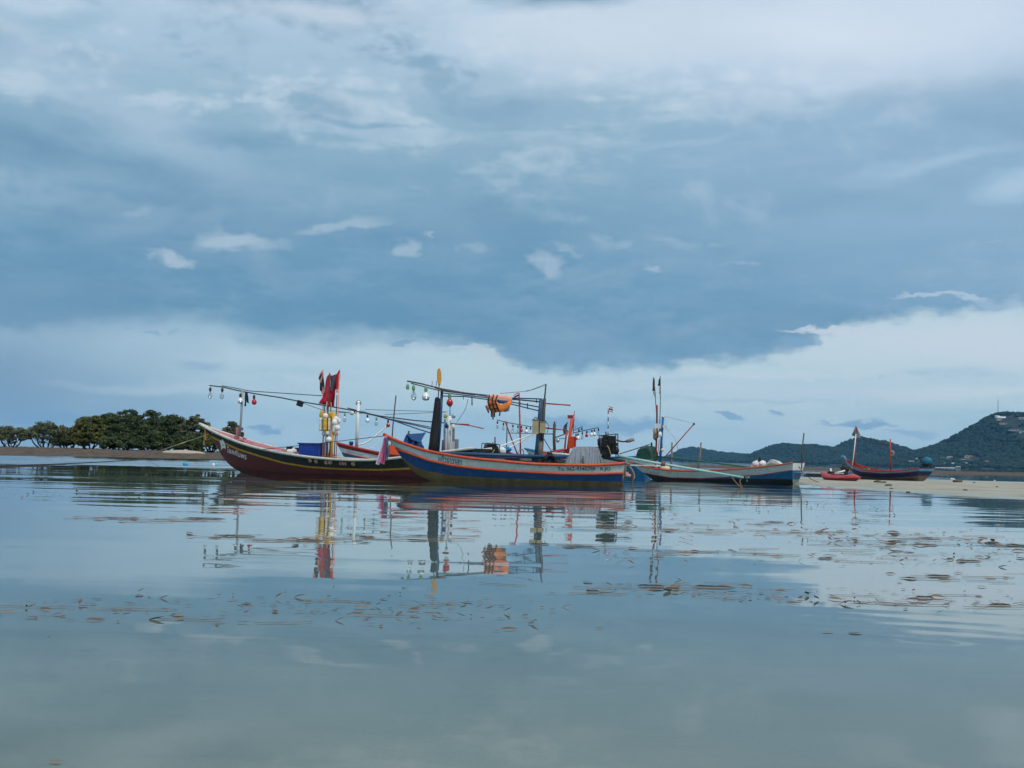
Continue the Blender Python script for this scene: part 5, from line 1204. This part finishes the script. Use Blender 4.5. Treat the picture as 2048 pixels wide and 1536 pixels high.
def black_flag(top, foot, tag_, poly, tail, label):
    T = thing('flag_pole', label, 'flag pole', g_(*foot, .15), 'black flags on the white boat'); pole(T, 'pole', [g_(*foot, .15), g_((foot[0]*.4+top[0]*.6)+1.0, foot[1]*.4+top[1]*.6, .15), g_(*top, .15)], .02, WOODD, 5)
    cloth(T, 'flag', [g_(x, y, .16) for x, y in poly], CLOTHB, .04, 7, tag_); cloth(T, 'flag_tail', [g_(x, y, .16) for x, y in tail], mat('pale_cloth', (196, 190, 186), .85, .06, 6), .03, 7, tag_)
black_flag((1306.5, 754), (1316, 876), 1, [(1306, 755), (1308.5, 757), (1311, 782), (1304, 782)], [(1305, 783), (1311, 782), (1312, 800), (1310, 798)], 'flag pole with the larger black flag leaning toward the engine')
black_flag((1320.5, 752), (1319, 868), 2, [(1317, 762), (1321, 752), (1320.5, 773), (1316, 771)], [(1318, 774), (1320.5, 774), (1320, 790), (1318, 786)], 'flag pole with the smaller black flag on the blue mast side')
for x, y, r, lb in ((1320, 869, (.1, .09, .15), 'white oval float lashed to the blue mast'), (1325, 900, (.09, .08, .08), 'small cream float low on the blue mast'), (1331, 936.5, (.24, .2, .14), 'cream round float lying behind the red gunwale')):
    tag(MB().ico(g_(x, y, .2), r, 3, .01).build('float', FOAM if x == 1320 else mat('cream_float', (222, 200, 166), .6, .06, 6), base=g_(x, y, .2)-Z*r[2]), lb, 'float')
tag(MB().lathe(g_(1310, 862, .15)-Z*.2, [(.03, 0), (.09, .03), (.095, .3), (.05, .36)], 10).build('bottle_float', mat('tan_float', (186, 150, 128), .6, .1, 6), base=g_(1310, 866, .15)), 'tan bottle float hung on the red mast', 'float')
T = thing('gear_sacks', 'heap of white sacks and a patterned bag at the white boat stern', 'sacks', g_(1540, 934))
for x, y, r, m in ((1515, 929, (.26, .25, .2), 0), (1524, 928, (.2, .25, .18), 0), (1507, 933, (.14, .2, .1), 0)): MB().ico(g_(x, y), r, 3, .07).build('sack', mat('white_sack', (222, 220, 216)), T)
MB().prism([g_(1527, 935, .2), g_(1530, 929, .2), g_(1541, 919, .2), g_(1552, 922, .2), g_(1563, 930, .2), g_(1562, 934, .2)], -fG.n*.5).build('patterned_bag', mat('bag_print', (196, 202, 196), .6, .2, 4, grime=.2), T)
MB().add([g_(1532, 930, .215), g_(1542, 926, .215), g_(1553, 928, .215), g_(1552, 930, .215), g_(1542, 928.5, .215), g_(1534, 931.5, .215)], [(0, 1, 4, 5), (1, 2, 3, 4)], 0, False).build('bag_stripe', mat('green_print', (64, 156, 128), .6, .1, 5), T)
MB().ico(g_(1520, 921, .1), (.08, .08, .2), 2, .2).build('dark_cloth', P_BLACK, T)
def stake(foot, top, Y, label):
    p = atY(*foot, Y); p.z = min(p.z, -.1); q = atY(*top, Y); tag(MB().tube([p, p.lerp(q, .5)+Vector((.04, 0, 0)), q], [.075, .065, .055], 7).build('mooring_stake', WOOD, base=p), label, 'stake', 'wooden stakes in the shallows')
stake((1340, 940), (1344, 885), 92, 'wooden stake standing between the blue mast and the slanted red pole'); stake((1394, 942), (1402, 885), 92, 'tilted wooden stake standing in front of the low hill')
rope('thin rope from the square white stern to the sand', [g_(1612, 948, -.6), atY(1622, 958, 66), atZ(1640, 965.5)], .015, ROPED)

# ------------------------------------------------------------------ small blue and red boat on the sandbank
fI = Frame(1850, 88, 1690, 93); i_ = lambda px, py, off=0.: fI.pt(px, py, off)
I = thing('fishing_boat', 'small navy boat with red inside and two red masts on the sandbank', 'boat', fI.w(fI.L*.45, 0, 0), GB)
HI = make_hull(I, fI, [(1838, 937), (1805, 941), (1778, 943), (1750, 942.5), (1723, 939), (1704, 931.5), (1696, 926), (1689, 918)], [(1842, 964), (1800, 965), (1745, 964), (1722, 959), (1708, 948), (1699, 937), (1693, 927), (1689, 918)], .95,
    [[(1691, 928), (1704, 937), (1723, 943.5), (1764, 947), (1805, 945.5), (1838, 942)], [(1700, 945), (1720, 952), (1750, 955), (1800, 954.5), (1838, 951)]], [P_SKY, P_NAVY, mat('mud_bottom', (112, 98, 84), .9, .25, 4, grime=.3), mat('rust_red_band', (150, 66, 54), .7, .15, 4)],
    [('top', P_RED, .035), (0, P_RED, .022)], mat('dull_red_inside', (124, 48, 42), .7, .2, 4, grime=.2), uS=.85)
MB().tube(smooth_path([i_(1692, 921), i_(1690, 915), i_(1686, 912.5), i_(1683, 914)], 4), [.08]*9+[.06, .05, .04, .03] if False else .06, 8).build('prow_horn', P_SKY, I)
MB().tube([i_(1709, 937), i_(1711, 890), i_(1712, 852)], .045, 8).build('fore_mast', REDPOLE, I); MB().tube([i_(1781, 946), i_(1781, 910), i_(1780.5, 878)], .045, 8).build('aft_mast', REDPOLE, I)
MB().tube([i_(1704, 938, .5), i_(1708, 905, .4), i_(1712, 868, .2)], .03, 6).build('white_pole', WHITEP, I)
MB().tube([i_(1705, 868), i_(1740, 878), i_(1781, 892)], 0.032, 6).build('boom', STEELD, I); MB().tube([i_(1712, 872), i_(1745, 886), i_(1781, 892)], 0.021, 6).build('boom', STEELD, I)
G = [[i_(1712-9*(1-u)*v*1.0+12*u*v, 851+20*v+(6*u*v), .06*math.sin(u*6+v*4)) for u in np.linspace(0, 1, 7)] for v in np.linspace(0, 1, 9)]
MB().grid(G).build('furled_net', mat('pale_net', (150, 160, 162), .9, .12, 10), I)
MB().tube(smooth_path([i_(1783, 902, .1), i_(1787, 904, .1), i_(1786, 910, .1), i_(1782, 911, .1)], 4), .05, 6).build('rope_coil', ROPE, I)
MB().box(i_(1733, 938, -.4), fI.h*.2, fI.n*.1, Z*.06).build('green_tub', mat('green_plastic', (86, 164, 84), .5, .1, 5), I)
T = thing('covered_engine', 'engine under a teal cover on the small navy boat stern', 'engine', i_(1853, 938))
MB().ico(i_(1855, 922), (.3, .28, .26), 3, .05).build('cover', mat('teal_tarp', (22, 108, 134), .5, .15, 5), T); MB().box(i_(1853, 930), fI.h*.25, fI.n*.15, Z*.08).tube([i_(1840, 923), i_(1853, 928)], .04, 6).tube([i_(1830, 939), i_(1866, 929)], .035, 6).build('engine_bed', P_BLACK, T)
# red kayak pulled up beside it
fH = Frame(1719, 79, 1644, 82); h_ = lambda px, py, off=0.: fH.pt(px, py, off); T = thing('kayak', 'faded red plastic kayak on the sand before the navy boat', 'kayak', h_(1682, 963)); G = []; G2 = []
for k in range(25):
    u = k/24; w = .44*math.sin(math.pi*min(1, max(.0, u*.92+.04)))**.55; top = np.interp(u, [0, .15, .5, .85, 1], [953.5, 948, 949.5, 946, 943]); bot = np.interp(u, [0, .12, .5, .85, .95, 1], [957, 962.5, 963.5, 963, 960, 951]); x = 1719-74*u
    pt, pb_ = h_(x, top), h_(x, bot); ring = []
    for q in np.linspace(0, 2*math.pi, 17): ring.append(pb_.lerp(pt, .5+.5*math.sin(q))+fH.n*(w*math.cos(q)*(1 if math.sin(q) > -.3 else .8)))
    G.append(ring); G2.append([pt+fH.n*(w*.55), pt-Z*.03, pt-fH.n*(w*.55)])
mb = MB().grid(G); mb.add(G[0], [tuple(range(16))]); mb.add(G[-1], [tuple(range(16))[::-1]]); mb.build('body', mat('kayak_red', (176, 66, 70), .5, .2, 1.2, grime=.15), T)
MB().grid(G2[6:18]).build('cockpit', mat('kayak_inside', (140, 44, 50), .7, .1, 4), T)
MB().box(h_(1662, 946), fH.h*.16, fH.n*.12, Z*.1).build('seat_back', P_BLACK, T); MB().tube([h_(1664, 950), h_(1661, 937)], .05, 6).build('paddle_blade', WHITEP, T)
# black raft and outboard behind the kayak
fR = Frame(1608, 98, 1702, 98); T = thing('raft', 'low black float raft behind the red kayak', 'raft', fR.w(fR.L/2, 0, 0)); r_ = lambda px, py, off=0.: fR.pt(px, py, off)
MB().box((r_(1611, 951)+r_(1702, 951))/2, fR.h*(fR.L*.48), fR.n*.5, Z*.13).build('float', P_BLACK, T); MB().box((r_(1611, 946.5)+r_(1690, 946.5))/2, fR.h*(fR.L*.42), fR.n*.45, Z*.025).build('deck', P_GREY, T)
T = thing('outboard_motor', 'black outboard motor with white shaft between kayak and navy boat', 'outboard', r_(1688, 950, 1)); MB().ico(r_(1690, 937, 1), (.3, .2, .24), 3, .1).box(r_(1692, 946, 1), fR.h*.12, fR.n*.1, Z*.16).build('motor', P_BLACK, T); MB().tube([r_(1690, 941, 1.2), r_(1672, 946, 1.2)], .06, 6).build('shaft', WHITEP, T)
# floating buoys by the island
def buoy(px, py, r, m, label): p = atZ(px, py); tag(MB().ico(p+Z*r*.5, r, 3).tube([p+Z*r*1.3, p+Z*r*1.7], r*.2, 6).build('buoy', m, base=p), label, 'buoy', 'small buoys near the island')
buoy(371, 931, .15, mat('cyan_buoy', (58, 158, 196), .4, .08, 6), 'cyan ball buoy afloat before the mangroves'); buoy(427, 931.5, .1, FOAM, 'white buoy afloat by the maroon prow'); buoy(433, 931, .1, mat('pale_cyan_buoy', (110, 182, 202), .4, .08, 6), 'pale cyan buoy touching the white one')

# ================================================================== leaves and seagrass on the water
LEAFB = mat('dead_leaf', (98, 76, 62), .7, .3, 14); LEAFT = mat('tan_leaf', (124, 104, 84), .7, .25, 14); GRASSM = mat('dead_seagrass', (104, 84, 68), .8, .25, 10)
def leaf_mesh(seed):
    rg = random.Random(seed); G = []; dome = rg.uniform(.02, .13); n = 7; w = rg.uniform(.26, .5)
    for i in range(n+1):
        u = i/n; hw = w*math.sin(math.pi*u**.85)**.9*.5; z = dome*(1-(2*u-1)**2)+rg.uniform(0, .015)
        G.append([Vector((u-.5, hw*s, z-abs(s)*abs(s)*dome*.6*math.sin(math.pi*u)+.008)) for s in (-1, -.5, 0, .5, 1)])
    mb = MB().grid(G); me = bpy.data.meshes.new('leaf'); me.from_pydata([tuple(v) for v in mb.v], [], mb.f); me.materials.append(LEAFB if seed % 3 else LEAFT); me.polygons.foreach_set('use_smooth', mb.s); me.update(); return me
LM = [leaf_mesh(k) for k in range(12)]
def blade_mesh(seed):
    rg = random.Random(seed); pts = [Vector((x, rg.uniform(-.03, .03), .004+rg.uniform(0, .006))) for x in np.linspace(-.5, .5, 6)]; G = []
    for i, p in enumerate(smooth_path(pts, 3)): w = .03*math.sin(math.pi*min(.97, max(.05, i/15))); G.append([p-Vector((0, w, 0)), p+Vector((0, 0, .006)), p+Vector((0, w, 0))])
    mb = MB().grid(G); me = bpy.data.meshes.new('seagrass_blade'); me.from_pydata([tuple(v) for v in mb.v], [], mb.f); me.materials.append(GRASSM); me.update(); return me
SM = [blade_mesh(k) for k in range(8)]
rl = random.Random(21)
def put(me, name, px, py, size, label, cat, group, tilt=.35, yaw=None, stand=0.):
    p = atZ(px, py); o = bpy.data.objects.new(name, me); COL.objects.link(o); o.location = (p.x, p.y, .003+stand*size*.35); o.scale = (size,)*3
    o.rotation_euler = (rl.uniform(-tilt, tilt)*1.6, -stand*1.2+rl.uniform(-.1, .1)*tilt, rl.uniform(0, 6.28) if yaw is None else yaw); tag(o, label, cat, group)
# single leaves that stand out in the photograph
for px, py, s, st, lb in ((330, 1197, .10, 1, 'upright brown leaf, tallest of the nearest leaf drift'), (464, 1201, .085, 0, 'dark brown leaf afloat alone right of the upright leaf'), (600, 1195, .11, .6, 'curled brown leaf with a raised tip, midway in the nearest drift'), (115, 1230, .08, .3, 'dark diamond shaped leaf near the picture edge'),
                          (15, 1224, .12, 0, 'broad brown leaf at the picture edge'), (64, 1236, .09, 0, 'brown leaf lying flat below the diamond shaped one'), (190, 1241, .12, 0, 'long flat brown leaf in the nearest drift'), (680, 1242, .1, .8, 'thin leaf standing on end below the maroon boat reflection'),
                          (722, 1216, .11, 0, 'tan flat leaf left of the paddle reflection'), (1134, 1215, .11, .9, 'sharp brown leaf standing upright at mid picture'), (938, 1205, .08, .2, 'small brown leaf right of the paddle reflection'), (1018, 1259, .11, 0, 'lowest brown leaf of the nearest drift'),
                          (1486, 1198, .09, .9, 'pale leaf tip standing out of the right drift'), (1892, 1211, .09, .9, 'dark curved leaf standing upright far right'), (1345, 1178, .14, .2, 'broad brown leaf below the black flag reflections'), (640, 1139, .12, .8, 'tan leaf standing beside the flag reflection'),
                          (268, 1038, .16, .3, 'brown leaf on the long weed strip before the mangroves'), (112, 1525, .05, 0, 'single dark leaf at the very bottom of the picture'), (1655, 1265, .08, 0, 'small lone leaf below the right drift'), (1710, 1267, .09, 0, 'small flat leaf beside the lone leaf below the right drift'),
                          (1840, 1091, .2, .1, 'long brown leaf in the dense far right drift'), (1983, 1086, .2, .2, 'big brown leaf at the far right edge of the dense drift')):
    put(LM[rl.randrange(12)], 'floating_leaf', px, py, s*(.95-.3*st), lb, 'leaf', 'single leaves on the water', .15, rl.uniform(-.5, .5), st*.3)
def drift(n, poly, sx, sy, size, label, group, kinds=(.7, .3)):
    for _ in range(n):
        u = rl.random()*(len(poly)-1); k = int(u); f0 = u-k; x = poly[k][0]+(poly[k+1][0]-poly[k][0])*f0+rl.gauss(0, sx); y = poly[k][1]+(poly[k+1][1]-poly[k][1])*f0+rl.gauss(0, sy)
        if rl.random() < kinds[0]: put(LM[rl.randrange(12)], 'floating_leaf', x, y, size*rl.uniform(.55, 1.5), label[0], 'leaf', group+' leaves', .12, rl.gauss(0, .5)+rl.choice((0, 3.14)), rl.choice((0, 0, 0, 0, 0, 0, 0, .2)))
        else: put(SM[rl.randrange(8)], 'seagrass_blade', x, y, size*rl.uniform(2.2, 5.5), label[1], 'seagrass', group+' seagrass', .02, rl.gauss(0, .25))
drift(48, [(0, 1225), (200, 1215), (420, 1235), (640, 1210), (800, 1220), (940, 1205), (1060, 1230)], 30, 14, .07, ('small brown leaf in the nearest drift', 'thin seagrass blade in the nearest drift'), 'nearest drift')
drift(46, [(1180, 1182), (1300, 1174), (1400, 1182), (1560, 1196), (1700, 1205), (1850, 1200), (2040, 1212)], 34, 8, .09, ('small brown leaf in the second drift on the right', 'thin seagrass blade in the second drift on the right'), 'second drift', (.5, .5))
drift(20, [(1800, 1155), (1900, 1152), (2048, 1172)], 30, 6, .1, ('small brown leaf in the short drift at the right edge', 'seagrass blade in the short drift at the right edge'), 'edge drift', (.5, .5))
drift(52, [(1330, 1106), (1450, 1104), (1600, 1112), (1760, 1108), (1900, 1116), (2048, 1124)], 34, 6, .11, ('small brown leaf in the third drift on the right', 'seagrass blade in the third drift on the right'), 'third drift', (.55, .45))
drift(100, [(1480, 1052), (1600, 1064), (1700, 1072), (1800, 1084), (1900, 1080), (2048, 1090)], 40, 8, .13, ('small brown leaf in the dense drift on the right', 'seagrass blade in the dense drift on the right'), 'dense drift', (.6, .4))
drift(40, [(1090, 1046), (1200, 1052), (1300, 1058), (1420, 1060), (1500, 1066)], 30, 5, .13, ('small brown leaf below the nearest boat stern', 'seagrass blade below the nearest boat stern'), 'stern drift', (.6, .4))
drift(44, [(380, 1070), (480, 1075), (560, 1078), (660, 1082), (760, 1074), (860, 1082), (1080, 1090), (1250, 1098)], 28, 3, .12, ('small brown leaf on the weed line under the maroon boat', 'seagrass blade on the weed line under the maroon boat'), 'middle weed line', (.4, .6))
drift(22, [(180, 1036), (260, 1040), (340, 1040), (430, 1042)], 26, 2, .14, ('small brown leaf on the weed strip before the mangroves', 'seagrass blade on the weed strip before the mangroves'), 'left weed strip', (.4, .6))
# matted weed lying along the drift lines
WEED = mat('matted_weed', (74, 63, 54), .85, .3, 16, bump=.01)
def weed_mat(px, py, w, label, k):
    rg = random.Random(k); p = atZ(px, py); m_ = p.y/F; L = w*m_/2; n = 22; ring = []; inner = []
    L *= rg.uniform(.4, .7); D = max(.015, .5*p.y*p.y/(F*CAM.z))*rg.uniform(.6, 1.1)
    for i in range(n):
        q = 2*math.pi*i/n; r = rg.uniform(.25, 1.25); e = 1 if abs(math.cos(q)) < .8 else rg.uniform(.8, 1.4)
        ring.append(Vector((p.x+L*math.cos(q)*e, p.y+D*math.sin(q)*r+.05*L*math.sin(3*math.cos(q)+k), .004))); inner.append(Vector((p.x+L*.72*math.cos(q)*e, p.y+D*.6*math.sin(q)*r+.05*L*math.sin(3*.72*math.cos(q)+k), .008+rg.uniform(0, .01))))
    mb = MB().add(ring+inner+[Vector((p.x, p.y+.05*L*math.sin(k), .014))], [(i, (i+1) % n, n+(i+1) % n, n+i) for i in range(n)]+[(n+i, n+(i+1) % n, 2*n) for i in range(n)])
    tag(mb.build('weed_mat', WEED, base=(p.x, p.y, 0)), label, 'weed', 'mats of weed on the water')
for k, (px, py, w, lb) in enumerate(((410, 1037.5, 110, 'long brown weed mat before the mangrove reflections'), (470, 1073, 170, 'longest brown weed mat under the maroon prow'), (620, 1081.5, 70, 'brown weed mat just left of the flag reflection'), (735, 1075, 60, 'brown weed mat right of the flag reflection'), (835, 1081.5, 70, 'brown weed mat left of the black post reflection'),
        (1080, 1089, 50, 'short brown weed mat on the blue mast reflection'), (1160, 1094, 90, 'thin brown weed mat between the mast and engine reflections'), (1550, 1045, 90, 'thin weed mat below the white boat stern, farthest out'), (1300, 1173, 100, 'pale brown weed mat under the black flag reflections'), (1345, 1178.5, 44, 'thick dark weed mat next to the pale one'),
        (1430, 1175, 130, 'long thin weed mat right of the black flag reflections'), (1185, 1184, 44, 'short weed mat at the start of the second drift'), (1650, 1118, 60, 'broad weed mat in the middle of the third drift'), (1795, 1083, 70, 'dark weed mat in the middle of the dense drift'), (1860, 1091, 60, 'weed mat right of the dark one in the dense drift'), (1985, 1087, 40, 'small thick weed mat near the picture edge'),
        (1940, 1123, 90, 'weed mat at the outer end of the third drift'), (1880, 1153, 80, 'weed mat in the short drift near the picture edge'), (2000, 1211, 80, 'long weed mat at the end of the second drift'), (1850, 1196, 50, 'weed mat before the end of the second drift'))):
    weed_mat(px, py, w, lb, k)
# fine bits too small to count
def bits():
    rg = np.random.default_rng(3); co, fa = [], []; k = 0
    for n, poly, sx, sy in ((420, [(0, 985), (200, 990), (420, 992), (600, 995), (800, 990), (1000, 1000)], 60, 5), (260, [(1350, 1000), (1500, 1008), (1620, 1012), (1760, 1020)], 60, 6), (300, [(1500, 1060), (1800, 1080), (2048, 1090)], 60, 14), (160, [(0, 1225), (600, 1215), (1100, 1225)], 60, 18), (160, [(1200, 1110), (2048, 1122)], 60, 10), (160, [(1200, 1180), (2048, 1205)], 60, 10)):
        for _ in range(n):
            u = rg.uniform(0, len(poly)-1.001); q = int(u); f0 = u-q; x = poly[q][0]+(poly[q+1][0]-poly[q][0])*f0+rg.normal()*sx; y = poly[q][1]+(poly[q+1][1]-poly[q][1])*f0+rg.normal()*sy
            if y < 975: continue
            p = atZ(x, y); a = rg.uniform(0, 6.28); s = rg.uniform(.01, .035)*(1+p.y/35); st = rg.uniform(0, .08) if rg.uniform() < .85 else rg.uniform(.2, .5)
            d = np.array([math.cos(a)*s, math.sin(a)*s, st*s]); e = np.array([-math.sin(a)*s*.4, math.cos(a)*s*.4, 0]); c = np.array([p.x, p.y, .006+st*s])
            co += [c-d, c-e, c+d, c+e]; fa.append((k, k+1, k+2, k+3)); k += 4
    return np_mesh('floating_debris', np.array(co), np.array(fa), LEAFB, False)
stuff(bits(), 'fine brown plant debris scattered on the water', 'debris')

# ---- haze: the humid air over the bay
def haze():
    m = bpy.data.materials.new('sea_haze'); m.use_nodes = True; t = m.node_tree; t.nodes.clear(); g = NG(t)
    v = g.new('ShaderNodeVolumePrincipled'); v.inputs['Color'].default_value = (.22, .56, 1.0, 1); v.inputs['Density'].default_value = .00005
    v.inputs['Anisotropy'].default_value = .2
    o = g.new('ShaderNodeOutputMaterial'); g.l.new(v.outputs[0], o.inputs['Volume'])
    mb = MB().box((0, 2900, 71), (6200, 0, 0), (0, 3300, 0), (0, 0, 74.5))
    h = mb.build('haze', m); h['kind'] = 'stuff'; h['label'] = 'thin pale blue sea haze over the bay'; h['category'] = 'haze'
haze()
